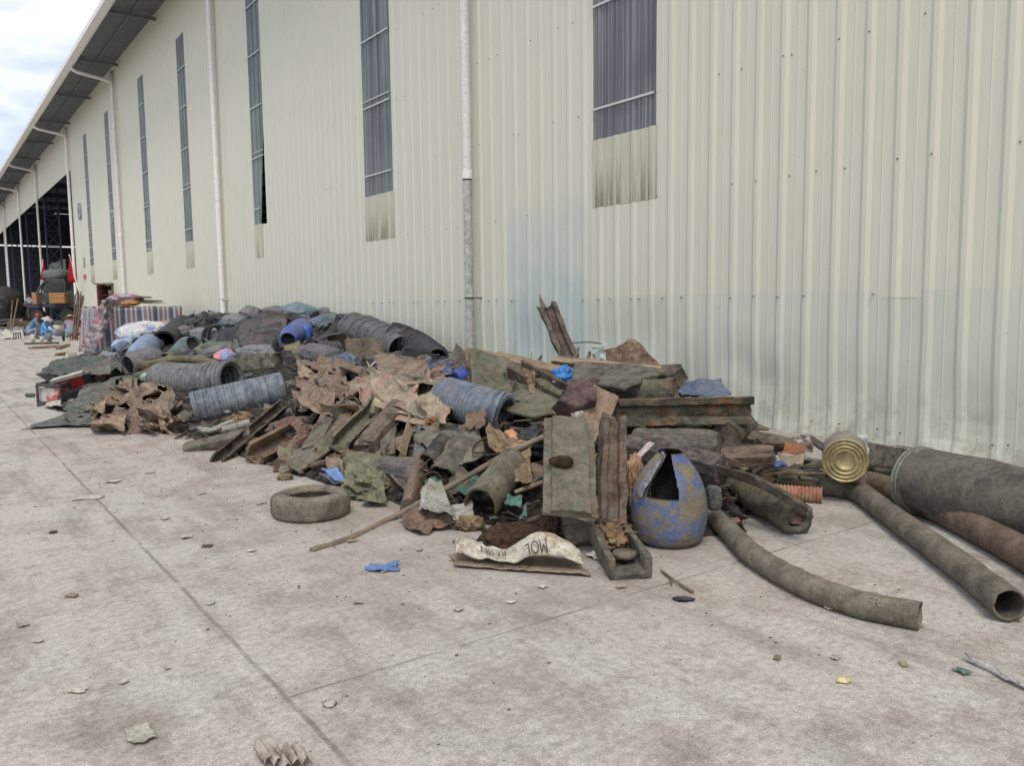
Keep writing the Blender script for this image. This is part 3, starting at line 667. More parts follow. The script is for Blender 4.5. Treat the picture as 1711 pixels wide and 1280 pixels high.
HB = [('pel', 'spi', 1), ('spi', 'che', 0), ('che', 'nek', 0), ('nek', 'hed', 2), ('hed', 'crown', 2), ('hed', 'nose', 2)]
def limbs(s): return [('che', 'sh' + s, 0), ('sh' + s, 'el' + s, 0), ('el' + s, 'wr' + s, 0), ('wr' + s, 'pa' + s, 2)] + [('pa' + s, 'f%d%s' % (k, s), 2) for k in range(4)] + [('wr' + s, 'th' + s, 2), ('pel', 'hi' + s, 1), ('hi' + s, 'kn' + s, 1), ('kn' + s, 'an' + s, 1), ('an' + s, 'to' + s, 3)]
BONES = HB + limbs('l') + limbs('r')
def pose(sit=True, bend=.2, reach=.5):
    J = {}
    ph = .32 if sit else .88
    J['pel'] = (0, 0, ph, .15); J['spi'] = (bend * .4, 0, ph + .22, .14); J['che'] = (bend, 0, ph + .44, .155); J['nek'] = (bend + .06, 0, ph + .58, .055)
    J['hed'] = (bend + .11, 0, ph + .68, .095); J['crown'] = (bend + .13, 0, ph + .79, .075); J['nose'] = (bend + .24, 0, ph + .67, .018)
    for s, k in (('l', -1), ('r', 1)):
        J['sh' + s] = (bend, k * .19, ph + .46, .07); J['el' + s] = (bend + reach * .35, k * .25, ph + .2, .05); J['wr' + s] = (bend + reach * .8, k * .15, ph + .12, .035); J['pa' + s] = (bend + reach * .8 + .07, k * .14, ph + .1, .03)
        for q in range(4): J['f%d%s' % (q, s)] = (bend + reach * .8 + .15 - abs(q - 1.3) * .012, k * (.115 + q * .02), ph + .07, .009)
        J['th' + s] = (bend + reach * .8 + .07, k * .09, ph + .1, .01); J['hi' + s] = (0.02, k * .1, ph - .03, .1)
        if sit: J['kn' + s] = (.38, k * .17, .46, .07); J['an' + s] = (.3, k * .15, .09, .045); J['to' + s] = (.46, k * .17, .05, .04)
        else: J['kn' + s] = (.03, k * .1, .48, .065); J['an' + s] = (-.02, k * .1, .09, .045); J['to' + s] = (.14, k * .12, .05, .04)
    return J
TEALC = mat('teal_jacket', (112, 150, 176), (84, 118, 146)); BLUC = mat('sky_blue_jacket', (92, 168, 226), (66, 134, 196)); LILC = mat('lilac_apron', (164, 150, 168), (130, 118, 136)); GREYC = mat('grey_shirt', (150, 156, 162), (120, 124, 130)); DKT = mat('dark_trousers', (50, 54, 64), (38, 42, 52)); LTJ = mat('washed_jeans', (150, 174, 200), (116, 142, 172)); MAGC = mat('magenta_jacket', (150, 66, 96), (116, 48, 74)); STRW = mat('straw_hat', (190, 168, 122), (160, 138, 96)); PKHAT = mat('pinkish_woven_hat', (204, 186, 188), (176, 158, 160))
person(G(72, 567), ex * .9 - ey * .2, pose(True, .24, .55), BONES, [BLUC, BLUC, SKIN, DKT], 'crouching person in a sky-blue jacket under a pale conical hat', ('cone', PKHAT), 1.02)
person(G(46, 567), ex * .8 + ey * .4, pose(True, .34, .5), BONES, [TEALC, LTJ, SKIN, DKT], 'bent person in teal jacket and washed jeans with a red cap', ('cap', REDP), 1.2)
person(G(119, 566), ey * .9 - ex * .5, pose(True, .16, .5), BONES, [LILC, LTJ, SKIN, DKT], 'person in lilac seen from behind on a wooden stool under a straw hat', ('straw', STRW), 1.12)
person(G(98, 563) + ey * 2, -ey * .7 + ex * .3, pose(True, .2, .45), BONES, [MAGC, DKT, SKIN, DKT], 'person in a magenta jacket facing the yard between the two hatted sorters', ('straw', PKHAT), 1.1)
m0 = G(38, 557); th = thing('timber_heap', m0, 'heap of loose old timber beneath the man in the grey shirt', 'timber')
for k in range(26):
    a = G(random.uniform(-14, 46), random.uniform(553, 558)) + ez * random.uniform(.05, .8) + ey * random.uniform(0, 1.5); d = (ex * 1.5 + ey * random.uniform(-.6, .6) + ez * random.uniform(-.12, .12)); m = M(); bar(m, [a, a + d * random.uniform(.5, 1)], 'plank', random.uniform(.06, .16), .04, step=.8); build('timber', m, WOODD, th)
m = M(); abox(m, m0.x - .7, m0.x + .5, m0.y + .2, m0.y + 1.6, 0, .78); build('bottom_block', m, WOODD, th)
person(m0 + ez * .8 + ey * 1., -ex * .6 + ey * .7, pose(False, .12, .4), BONES, [GREYC, DKT, SKIN, DKT], 'standing person in a grey shirt and dark cap on the timber heap', ('cap', INK), 1.0)
def stool(p, label, cm):
    t = thing('stool', p, label, 'stool'); m = M(); box(m, p + ez * .33, ex * .15, ey * .13, ez * .02); build('seat', m, cm, t)
    for a in (-1, 1):
        for b_ in (-1, 1): m = M(); box(m, p + ex * .12 * a + ey * .1 * b_ + ez * .155, ex * .02, ey * .02, ez * .155); build('leg', m, cm, t)
stool(G(124, 569), 'small red-brown wooden stool under the straw-hatted person', mat('red_brown_wood', (130, 74, 56), (96, 52, 40)))
stool(G(73, 566.5), 'low grey stool under the person in the sky-blue jacket', WOODG)
stool(G(29, 567), 'low dark bench stool beside the white sheet at the far left', WOODD)
def pail(x0, x1, y0, y1, cm, label):
    b_ = G((x0 + x1) / 2, y1); r = pw(b_, (x1 - x0) / 2); h = pw(b_, y1 - y0); t = thing('bucket', b_, label, 'bucket')
    m = M(); lathe(m, b_, ez, [(0, .001), (0, r * .8), (h, r), (h, r * .92), (.03, r * .74), (.03, .001)], 18); build('body', m, cm, t)
    m = M(); tube(m, [b_ + ex * r * math.cos(a) + ez * (h + .5 * r * math.sin(a)) for a in [math.pi * k / 8 for k in range(9)]], .008, 5, .1); build('handle', m, RUST, t)
pail(52, 58.5, 558, 572.5, PAPW, 'tall white bucket in front of the person in teal'); pail(67, 73, 562, 571, PAPW, 'small pale pail in front of the sky-blue jacket'); pail(78.5, 87, 556, 571, GRYB, 'grey metal bucket at the knees of the sky-blue jacket'); pail(104, 109, 553, 570, BLKP, 'black bucket beside the person in lilac')
m = M(); mesh_sheet(m, lambda u, v: G(2 + 38 * u, 548 + 19 * v + 8 * (1 - u) * (1 - v)) * (1 - .0) + ez * (.75 * u * (1 - v)), 20, 14, .08, 1.5); one('white_sheet', m, PAPW, 'white plastic sheet spread at the foot of the timber heap', 'sheet', solid=.01)
for a, b_, wpx, cm, lab in (((42, 576), (98, 575), .14, WOODD, 'dark plank lying in front of the seated sorters'), ((50, 583.5), (114, 579.5), .2, mat('pinkish_board', (170, 140, 126), (140, 112, 100)), 'pinkish board lying in front of the seated sorters'), ((95, 595), (112, 593.5), .14, BARK, 'short brown block on the concrete near the patterned blanket'), ((112, 595), (126, 594), .14, PAPW, 'short pale block on the concrete near the patterned blanket'), ((97, 584), (114, 578), .16, WOODT, 'short tan offcut leaning on the pinkish board')):
    m = M(); pa, pb = G(*a) + ez * .05, G(*b_) + ez * .05; bar(m, [pa, pb], 'plank', wpx, .09, hint=(0, 0, 1), step=.4); one('plank', m, cm, lab, 'plank')
m = M()
for k in range(14):
    a = Q(118 + random.random() * 8, 522, 41 + random.random() * .6); a.z = .02; b_ = Q(124 + random.random() * 18, 486 + random.random() * 12, 42 + random.random()); tube(m, [a, b_], .028, 6, 3)
tag(build('stick_bundle', m, WOODB), 'bundle of brown sticks standing behind the straw hat', 'sticks')
for xs, lab in (((16, 534, 21, 501), 'bare pole leaning beside the grey-shirted man, the more upright of the pair'), ((19, 532, 30, 499), 'bare pole leaning beside the grey-shirted man, the more slanted of the pair')):
    m = M(); a = Q(xs[0], xs[1], 43); tube(m, [V((a.x, a.y, .5)), Q(xs[2], xs[3], 43)], .035, 6, 3); one('pole', m, WOODT, lab, 'pole')
kb = Q(184, 484, 44); t = thing('tool_cabinet', V((kb.x, kb.y, 0)), 'dark red open cabinet under a grey board behind the tarpaulin stall', 'cabinet')
m = M(); pbox(m, 166, 201, 477, 560, 44, .05); pbox(m, 166, 167.5, 476, 560, 43, 1.); pbox(m, 199.5, 201, 476, 560, 43, 1.); pbox(m, 166, 201, 492, 493.5, 43, 1.); build('carcass', m, mat('dark_red_paint', (110, 44, 40), (78, 32, 30)), t)
m = M(); pbox(m, 156, 204, 472.5, 475.5, 42.9, 1.2); build('top_board', m, WOODG, t)
m = M(); pbox(m, 181, 199, 484, 491.5, 43.2, .4); one('carton', m, KRAFT, 'brown carton standing in the dark red cabinet', 'carton')
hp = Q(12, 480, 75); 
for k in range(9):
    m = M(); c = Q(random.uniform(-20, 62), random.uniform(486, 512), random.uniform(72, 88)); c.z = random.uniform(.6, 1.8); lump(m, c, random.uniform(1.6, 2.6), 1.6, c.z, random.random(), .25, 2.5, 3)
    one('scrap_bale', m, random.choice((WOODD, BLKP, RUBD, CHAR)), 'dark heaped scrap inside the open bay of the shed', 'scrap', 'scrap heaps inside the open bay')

# ================================================================= THE HEAP
EXA = math.atan2(ex.y, ex.x)
def pt(s): return Qc(s[0], s[1], s[3]) if len(s) == 4 else P(*s)
def BAR(name, label, pts, sec, wpx, h, mt, cat=None, group=None, hint=UPC, bevel=.006, **kw):
    p = [pt(s) for s in pts]; m = M(); bar(m, p, sec, pw(p[0], wpx), h, hint, **kw)
    return one(name, m, mt, label, cat or name.split('_')[-1], group, bevel=bevel)
def TUB(name, label, pts, rpx, mt, cat=None, group=None, **kw):
    p = [pt(s) for s in pts]; m = M(); tube(m, p, pw(p[0], rpx), **kw); return one(name, m, mt, label, cat or name.split('_')[-1], group)
def SHT(name, label, corners, mt, cat=None, group=None, out=.06, amp=.05, s=4, nx=28, ny=24, solid=.006, **kw):
    m = M(); drape(m, corners, out, nx, ny, amp, s, **kw); return one(name, m, mt, label, cat or name.split('_')[-1], group, solid=solid)
def LMP(name, label, c, rx, ry, rz, mt, cat=None, group=None, rot=0, **kw):
    p = pt(c); m = M(); lump(m, p, pw(p, rx), ry, pw(p, rz), EXA + rot, **kw); return one(name, m, mt, label, cat or name.split('_')[-1], group)

# the mass of small rubbish everything lies on
m = M(); NX, NY, st_ = 100, 365, .0755; vs = []; keep = []
for j in range(NY + 1):
    for i in range(NX + 1):
        x, y = 8.46 - i * st_, 2.9 + j * st_; h = heap(x, y); n_ = noise.noise(V((x * 3, y * 3, 0))) * .5 + noise.noise(V((x * 9, y * 9, 5))) * .35 + noise.noise(V((x * 21, y * 21, 9))) * .2
        vs.append((x, y, (h - .07 + min(h, .25) * .32 * n_ * 1.6) if h > .012 else -.05))
fs = [[j * (NX + 1) + i, j * (NX + 1) + i + 1, (j + 1) * (NX + 1) + i + 1, (j + 1) * (NX + 1) + i] for j in range(NY) for i in range(NX)]
fs = [f for f in fs if max(vs[q][2] for q in f) > -.045]
m.add(vs, fs)
near_m, far_m = (0, 1, 2, 3, 4, 7, 9), (0, 5, 6, 8, 3, 10)
for k in range(6500):
    y = 3.1 + 26 * random.random() ** 1.3; x = random.uniform(1.6, 8.35); h = heap(x, y)
    if h < .03: continue
    big = random.random() ** 4; L_ = .025 + .11 * big; d = V((random.gauss(0, 1), random.gauss(0, 1), random.gauss(0, .3))).normalized(); s_ = d.cross(V((random.gauss(0, .35), random.gauss(0, .35), 1))).normalized(); n_ = d.cross(s_)
    c = V((x, y, h + random.uniform(-.07, .0))); mi = random.choice(near_m if y < 10.5 else far_m)
    wd = L_ * random.uniform(.12, .7); vsq = [c + d * L_ * a * random.uniform(.6, 1.1) + s_ * wd * b_ * random.uniform(.4, 1.1) + n_ * (random.uniform(-.12, .12) * L_) for a, b_ in ((-1, -1), (0, -1), (1, -1), (1, 1), (0, 1), (-1, 1))]
    for q in vsq: q.x = min(q.x, 8.4); q.z = max(q.z, .006)
    m.add(vsq + [q - n_ * .012 for q in vsq], [[0, 1, 4, 5], [1, 2, 3, 4], [11, 10, 7, 6], [10, 9, 8, 7], [0, 6, 7, 1], [2, 8, 9, 3], [4, 10, 11, 5], [3, 9, 10, 4], [5, 11, 6, 0], [1, 7, 8, 2]], None, mi)
RUBBLE = mat('gap_shaded_dirt', (52, 47, 43), (30, 28, 27), (64, 56, 50), sc_=9, bump=1, bs=60, dust=.25)  # dirt colour darkened so the gaps between pieces read as shaded
tag(build('rubble', m, [RUBBLE, WOODD, WOODB, RUBG, CLOB, CANV, CHAR, BARK, GRYB, KRAFT2, BTARP]), 'mass of small dusty rubbish under and between the larger pieces of the heap', 'rubble', None, 'stuff')

# --- near heap: boards, beams, slabs of old rubber and wood, from the left
BAR('beam', 'grey beam lying furthest left, its square end pointing at the yard', [(311, 752, .05), (420, 726, .07)], 'slab', 24, .13, RUBG)
BAR('channel_beam', 'long dark channel beam leaning up over the grey ribbed pipe', [(362, 771, .06), (472, 678, .2)], 'chan', 22, .12, WOODD, hint=V((.6, .3, .5)))
BAR('channel_beam', 'short brown trough with a pale cut end beside the long dark channel beam', [(425, 764, .1), (488, 730, .1)], 'chan', 40, .22, WOODB, hint=V((-.1, -.7, .7)))
BAR('board', 'flat grey board under the short brown trough', [(470, 782, .05), (520, 762, .05)], 'plank', 34, .05, RUBG)
BAR('rim', 'curved reddish-brown rim piece behind the short brown trough', [(462, 716, .12), (488, 706, .2), (505, 718, .2), (510, 740, .14)], 'plank', 16, .1, mat('red_brown_rubber', (122, 88, 76), (86, 64, 58)), cat='rim piece')
BAR('post', 'stubby split post with rounded end leaning below the curved rim', [(468, 778, .1), (502, 734, .16)], 'hump', 30, .14, WOODB)
BAR('slab', 'wide grey slab with a rounded top leaning at the left of the heap', [(518, 752, .14), (553, 692, .24)], 'step', 46, .07, RUBG, hint=V((-.6, -.6, .5)), jag=.03)
BAR('board', 'long thin grey board bending upward beneath the wide rounded slab', [(490, 785, .06), (540, 748, .12), (575, 708, .2), (592, 668, .3)], 'plank', 30, .035, RUBO, hint=V((-.5, -.5, .7)))
BAR('board', 'brown board standing on edge right of the wide rounded slab', [(574, 718, .1), (588, 682, .2)], 'plank', 16, .1, WOODB)
BAR('trough_board', 'S-curved trough with a maroon inside leaning beside the square beam', [(566, 744, .14), (595, 715, .2), (618, 694, .24), (634, 668, .32)], 'chan', 34, .15, RUBO, hint=V((-.3, -.65, .55)))
BAR('square_beam', 'thick maroon-grey square beam slanting up to the right', [(610, 752, .14), (668, 682, .26)], 'slab', 40, .2, WOODM, hint=V((-.55, -.6, .55)))
BAR('board', 'short pale grey board standing below the square beam', [(647, 764, .06), (652, 706, .1)], 'plank', 26, .05, WOODG, hint=V((-.55, -.8, .2)))
BAR('board', 'narrow tan-edged board standing right of the square beam', [(666, 762, .06), (686, 695, .14)], 'angle', 20, .09, WOODT, hint=V((-.8, -.3, .3)))
BAR('post', 'blue-grey post standing left of the orange rope bundle', [(700, 782, .06), (708, 712, .12)], 'slab', 26, .1, mat('blue_grey_wood', (100, 106, 108), (72, 78, 82), grain=.1), hint=V((-.55, -.8, .2)))
BAR('log', 'purplish weathered log lying crosswise above the green canvas', [(632, 782, .08), (702, 790, .08)], 'log', 40, .16, mat('purple_grey_wood', (102, 96, 98), (70, 64, 66), grain=.1))
BAR('board', 'greenish board lying on the weathered log', [(640, 770, .16), (708, 772, .16)], 'plank', 14, .05, RUBO)
BAR('post', 'tan post with a pointed foot standing on the concrete beside the stick', [(683, 848, .1), (702, 772, .1)], 'hump', 33, .16, WOODB, hint=V((-.6, -.8, .12)))
SHT('rubber_flap', 'pale grey curled rubber flap spread under the beige cloth', [(690, 735), (805, 722), (812, 770), (735, 790)], RUBG, 'rubber flap', amp=.09, s=2.2, out=.16, solid=.014)
SHT('rubber_flap', 'black folded flap sticking out left of the pale curled flap', [(705, 736), (765, 712), (770, 735), (735, 748)], BLKP, 'rubber flap', amp=.05, s=3, out=.22, solid=.012)
BAR('curled_sheet', 'bent grey rubber sheet curling down towards the green plastic', [(738, 800, .1), (775, 748, .16)], 'curl', 52, .12, RUBG, cat='rubber sheet', bevel=0, sm=True)
BAR('curled_sheet', 'dark narrow rubber sheet curling left of the bent grey one', [(716, 775, .12), (742, 742, .2)], 'curl', 36, .1, RUBD, cat='rubber sheet', bevel=0, sm=True)
SHT('plush_cloth', 'beige padded cloth bunched above the long stick', [(815, 712), (856, 722), (852, 768), (818, 762)], CLOT, 'cloth', amp=.1, s=5, out=.22)
SHT('rag', 'yellowish rag hanging between the half round trough and the stepped panel', [(845, 742), (892, 748), (884, 822), (862, 820)], CLOT, 'rag', amp=.07, s=6, out=.2)
SHT('rag', 'mud-brown rag under the yellowish hanging rag', [(862, 782), (908, 780), (906, 806), (868, 812)], CLOB, 'rag', amp=.06, s=6, out=.14)
BAR('broken_board', 'splintered board end with a raw orange face', [(850, 722, .2), (880, 758, .24)], 'plank', 15, .05, mat('raw_orange_wood', (206, 160, 126), (176, 120, 92), grain=.1, dust=.1), cat='board')
LMP('plastic_scrap', 'bundle of black plastic behind the splintered board end', (892, 742, .1), 26, .12, 26, BLKP, 'plastic', amp=.35, s=3)
TUB('wire_loop', 'bent wire loop lying on the curled rubber flaps', [(818, 728, .36), (795, 742, .36), (790, 756, .36), (812, 756, .36)], 1.8, RUST, 'wire', n=6)
BAR('half_round_trough', 'thick half round trough lying downhill under the long stick', [(803, 846, .14), (856, 778, .2)], 'curl', 60, .16, RUBO, hint=V((-.6, -.6, .5)), cat='trough', bevel=0, sm=True)
TUB('stick', 'long curved stick reaching from the concrete up to the stepped panel', [(520, 921, .02), (585, 900, .02), (650, 868, .05), (710, 836, .2), (775, 800, .36), (845, 760, .42), (908, 730, .42)], 5.8, mat('bare_stick', (128, 116, 98), (92, 82, 70), grain=.1, dust=.3), n=10, wob=.006)
TUB('stick', 'short greenish stick behind the white sack', [(812, 902, .03), (860, 880, .06), (912, 862, .1)], 5.5, WOODB, n=9, wob=.006)
TUB('stick', 'pale broken stick pointing left beside the stepped panel', [(860, 823, .2), (906, 806, .2)], 4, WOODT, n=7, wob=.006)
TUB('stick', 'thin twig crossing below the pale broken stick', [(888, 808, .22), (912, 792, .22)], 3, WOODG, n=6, wob=.004)
pc, pd = Q(954, 860, 5.05), Q(951, 702, 5.75); m = M(); bar(m, [pc, pd], 'step', pw(pc, 94), .07, V((-.5, -.8, .25)), jag=.012)
one('stepped_panel', m, mat('lichen_grey_panel', (118, 114, 100), (86, 84, 74), (104, 92, 78), sc_=14, dust=.3), 'pale grey stepped panel standing upright in the middle of the heap', 'panel', bevel=.006)
LMP('dirt_clod', 'clod of brown roots stuck on the stepped panel', (938, 771, 0, 5.33), 19, .05, 9, PEAT, 'clod', amp=.3, s=3)
pc, pd = Q(1022, 884, 5.32), Q(1024, 700, 6.1); m = M(); bar(m, [pc, pd], 'groove', pw(pc, 44), .14, V((-.5, -.8, .2)), jag=.03, ns=.012)
one('rotten_beam', m, mat('rotten_dark_wood', (92, 78, 66), (54, 47, 42), (98, 76, 60), grain=.15, bump=.7), 'rotten brown grooved beam standing right beside the stepped panel', 'beam', bevel=.006)
# straw-filled trough on the concrete
pa, pb = G(1054, 950, .07), G(1005, 866, .09) + V((.02, .1, .05)); t = thing('straw_trough', V((pa.x, pa.y, 0)), 'grey trough filled with straw lying on the concrete left of the blue drum', 'trough')
m = M(); bar(m, [pa, pb], 'chan', .25, .13, V((-.1, -.1, 1)), jag=.01); build('trough', m, RUBG, t, bevel=.008)
m = M(); q = pa.lerp(pb, .5); d = (pb - pa).normalized()
lump(m, q + V((0, 0, .01)), .08, .26, .05, math.atan2(d.y, d.x) - math.pi / 2, .4, 4); lump(m, pa.lerp(pb, .8) + V((0, 0, .07)), .11, .1, .06, .4, .6, 3)
for k in range(90):
    a = pa.lerp(pb, random.uniform(.2, 1)) + V((random.gauss(0, .05), random.gauss(0, .05), .05 + random.random() * .06)); tube(m, [a, a + V((random.gauss(0, .06), random.gauss(0, .06), random.gauss(0, .02)))], .003, 4, 1, caps=False)
build('straw_filling', m, ROPE, t)
m = M(); cc = pa.lerp(pb, .14) + V((0, 0, .012)); lathe(m, cc, V((0, 0, 1)), [(0, .001), (0, .07), (.03, .07), (.03, .001)], 18); build('wooden_plug', m, WOODM, t)
BAR('board', 'mossy grey board sticking out behind the right end of the white sack', [(975, 908, .06), (950, 852, .16)], 'slab', 52, .05, RUBO, hint=V((-.4, -.4, .8)))
BAR('board', 'pale short board lying on the mossy grey board', [(938, 872, .16), (970, 868, .16)], 'plank', 22, .03, WOODG)
LMP('bark_chunk', 'rough chunk of bark hanging under the stepped panel', (918, 872, .12), 14, .08, 30, BARK, 'bark', amp=.4, s=4)
for k in range(1):
    m = M(); c0 = P(925, 880, .1)
    for q in range(60):
        a = c0 + V((random.gauss(0, .13), random.gauss(0, .08), random.gauss(0, .06))); a.z = max(a.z, .02); tube(m, [a, a + V((random.gauss(0, .1), random.gauss(0, .08), random.gauss(-.02, .06)))], .003, 4, 1, caps=False)
    tag(build('root_fibres', m, PEAT), 'tangle of dark root fibres hanging below the stepped panel', 'roots', None, 'stuff')
# white woven sack spilling brown fibre
sf = G(862, 955); t = thing('woven_sack', V((sf.x, sf.y, 0)), 'torn white woven sack with upside-down black print lying flat on the concrete', 'sack')
def sackpt(u, v):                                                 # u along the front edge, v back from it
    a = G(760 + 225 * u, 950 + 16 * u); bk = V((.16, .34, 0)) * v * (.7 + .3 * u); return a + bk
m = M(); mesh_sheet(m, lambda u, v: sackpt(u, v * .9) + V((0, 0, .012)), 40, 10, .012, 7, .03); build('lower_layer', m, mat('muddy_sack', (162, 146, 128), (128, 112, 98), sc_=7, bs=160), t, solid=.004)
rid = lambda u: .035 + .11 * max(0, math.sin(math.pi * min(1, max(0, (u - .45) / .55)) * .9)) + .075 * math.exp(-((u - .08) / .13) ** 2)
def upp(u, v):
    a = sackpt(.02 + .96 * u, .12 + .75 * v); return a + V((0, 0, .03 + rid(u) * math.sin(math.pi * (.12 + .7 * v)) * 1.15))
m = M(); mesh_sheet(m, upp, 60, 20, .02, 7, .05); build('upper_layer', m, WSACK, t, solid=.004)
def onsack(fn, u0, v0, su, sv, lift): return lambda x, y: fn(u0 - x * su, v0 - y * sv) + V((-.012, -.012, lift))
m = M(); text(m, 'RESIN', onsack(upp, .3, .2, .08, .34, .036), 1.); text(m, 'MOL', onsack(upp, .635, .14, .085, .36, .036), 1.); text(m, 'MODIFIED P', lambda x, y: sackpt(.36 + x * .07, .1 + y * .22) + V((-.006, -.006, .034)), .8); build('printed_lettering', m, INK, t)
c = G(858, 912) + V((.03, .06, 0)); m = M(); lump(m, (c.x, c.y, .02), .22, .13, .1, EXA, .25, 3, 5); lump(m, (c.x + .12, c.y - .06, .02), .18, .12, .07, EXA, .3, 3, 4)
one('fibre_heap', m, PEAT, 'low heap of dark brown fibre spilling behind the white sack', 'fibre heap')
LMP('crumpled_tissue', 'crumpled bluish-white tissue at the left corner of the white sack', (799, 915, 0), 10, .04, 8, mat('tissue', (226, 228, 238), (206, 208, 220), dust=.1), 'tissue', amp=.4, s=3, sub=3)
LMP('foam_lump', 'small white foam lump on the brown fibre', (901, 893, .06), 5, .025, 4, WHIT, 'foam', sub=2)
LMP('paper_scraps', 'trampled white scraps between the white sack and the straw trough', (1000, 930, 0), 16, .06, 7, PAPW, 'scraps', amp=.6, s=4)
# grey-white torn bag, green films
SHT('torn_bag', 'grey-white stiff torn bag hooded over the stick', [(722, 812), (742, 818), (766, 872), (698, 858)], mat('grey_white_sacking', (176, 174, 166), (146, 142, 132), (126, 118, 106), dust=.3), 'bag', amp=.06, s=5, out=.22)
SHT('torn_bag', 'flat grey torn bag lying right of the stiff grey-white bag', [(752, 850), (790, 842), (792, 866), (756, 872)], mat('grey_white_sacking', (1, 1, 1), (1, 1, 1)), 'bag', amp=.03, s=6, out=.08)
SHT('leather_scrap', 'shrivelled brown scrap on the concrete under the torn bag', [(662, 868), (742, 852), (762, 880), (700, 892)], CLOB, 'scrap', amp=.05, s=6, out=.08)
for c4, lab in (([(712, 800), (742, 806), (730, 832), (706, 828)], 'green plastic film left of the stiff torn bag'), ([(768, 782), (812, 800), (800, 838), (765, 822)], 'largest green plastic film, under the middle of the long stick'), ([(846, 826), (874, 832), (872, 852), (846, 848)], 'green plastic film beside the foot of the stepped panel'), ([(872, 862), (884, 848), (880, 870), (866, 880)], 'smallest green plastic film, on the short greenish stick')):
    SHT('plastic_film', lab, c4, GRNP, 'plastic film', amp=.05, s=7, out=.12, nx=16, ny=14)
LMP('straw_clod', 'tan clod of straw under the half round trough', (785, 875, .05), 22, .08, 12, CLOT, 'clod', amp=.4, s=4)
# upper middle: concave rubber panel, boards, cloth
def cpan(u, v):
    x = 788 + 150 * u; yt = 586 + 30 * u + 60 * max(0, u - .35); yb = 655 + 46 * math.sin(min(1, u * 1.15) * math.pi * .62) - 10 * max(0, u - .7) * 3
    return Qc(x, yt + (yb - yt) * v, 8.3 + .35 * math.sin(math.pi * u) - .5 * u - .35 * v)
m = M(); mesh_sheet(m, cpan, 34, 24, .025, 3, .03); one('curved_panel', m, mat('netted_rubber', (112, 112, 94), (80, 82, 72), (106, 92, 72), sc_=16, dust=.3), 'large concave grey-green rubber panel propped at the top of the heap', 'rubber panel', solid=.03)
BAR('broken_slab', 'thick cracked slab edge rising at the left corner of the concave panel', [(786, 590, 0, 8.4), (798, 640, 0, 8.2)], 'slab', 24, .16, WOODB, hint=V((-.5, -.8, 0)), ns=.02, cat='slab')
BAR('beam', 'dark channel beam slanting down to the right behind the concave panel', [(862, 618, 0, 8.3), (955, 668, 0, 7.7)], 'chan', 34, .16, WOODD, hint=V((-.3, -.7, .6)))
BAR('beam', 'tan-edged beam behind the brown strap', [(830, 600, 0, 8.9), (965, 632, 0, 8.3)], 'slab', 22, .14, WOODT)
BAR('board', 'thin pale board edge running left of the blue bag', [(798, 588, 0, 9.2), (935, 620, 0, 8.7)], 'plank', 8, .05, WOODT)
BAR('board', 'rough brown board filling the gap above the dark channel beam', [(880, 630, 0, 8.4), (960, 650, 0, 8.1)], 'plank', 36, .08, WOODB)
SHT('cloth_strap', 'twisted brown strap of cloth hanging over the beams', [(872, 612), (892, 618), (894, 664), (884, 660)], CLOT, 'strap', amp=.05, s=7, nx=12, ny=20, place=lambda x, y, o: Qc(x, y, 7.75))
LMP('blue_bag', 'bright blue crumpled plastic bag on top of the heap', (944, 628, 0, 7.9), 19, .11, 14, BBAG, 'bag', amp=.45, s=3)
LMP('paper_wad', 'small green and white wad beside the bright blue bag', (931, 637, 0, 7.8), 8, .04, 5, PAPW, 'paper', amp=.5, s=3, sub=3)
BAR('board', 'long pale-edged board lying across the top under the bark slab', [(926, 604, 0, 8.5), (1106, 622, 0, 7.9)], 'plank', 12, .1, WOODT, hint=V((-.4, -.6, .7)))
m = M(); mesh_sheet(m, lambda u, v: Q((960 + 176 * u) * (1 - v) + (955 + 90 * u) * v, (612 + 2 * u) * (1 - v) + (636 + 16 * u) * v, 8.2 - .9 * v - .2 * u), 24, 14, .02, 3, .02)
one('board_sheet', m, mat('dark_grey_board', (104, 100, 92), (66, 64, 59), grain=.1, bump=.5), 'wide flat grey board sheet with a dark edge on top of the heap', 'board', solid=.035)
BAR('post', 'splintered post standing tall above the heap against the wall', [(952, 600, 0, 8.9), (932, 556, 0, 8.95), (914, 508, 0, 9.0)], 'groove', 29, .14, WOODM, hint=V((-.5, -.8, .1)), ns=.018, jag=.09)
for x, y, r, lab in ((966, 588, 10, 'larger dark splinter right of the tall splintered post'), (985, 596, 9, 'smaller dark splinter right of the tall splintered post'), (905, 600, 8, 'dark splinter poking up left of the tall splintered post')):
    BAR('splinter', lab, [(x - r * .6, y + 10, 0, 8.7), (x + r * .3, y - 8, 0, 8.75)], 'plank', r, .05, WOODD, ns=.02, tap=(1, .3))
SHT('film_wisp', 'wisp of clear film beside the bark slab', [(985, 580), (1018, 572), (1022, 600), (990, 604)], mat('clear_film', (186, 196, 194), (166, 178, 176), rough=.3, spec=.5, dust=.1), 'film', amp=.06, s=6, nx=14, ny=12, place=lambda x, y, o: Qc(x, y, 8.75))
m = M(); mesh_sheet(m, lambda u, v: Q((1012 + 50 * u) * (1 - v) + (1018 + 84 * u) * v, (592 - 22 * u) * (1 - v) + (612 + 4 * u) * v, 8.6 - .25 * v), 22, 16, .03, 6, .05); one('bark_slab', m, BARK, 'rough reddish-brown triangular slab leaning on top of the heap', 'slab', solid=.05)
TUB('wire', 'thin bent wire above the bark slab', [(948, 573, 0, 8.9), (998, 573, 0, 8.9), (1030, 590, 0, 8.7)], 1.0, RUST, n=5)
BAR('beam', 'half round beam with a pale end under the flat board sheet', [(1012, 655, 0, 7.7), (1128, 648, 0, 7.3)], 'hump', 34, .2, RUBO, hint=V((-.3, -.4, .9)))
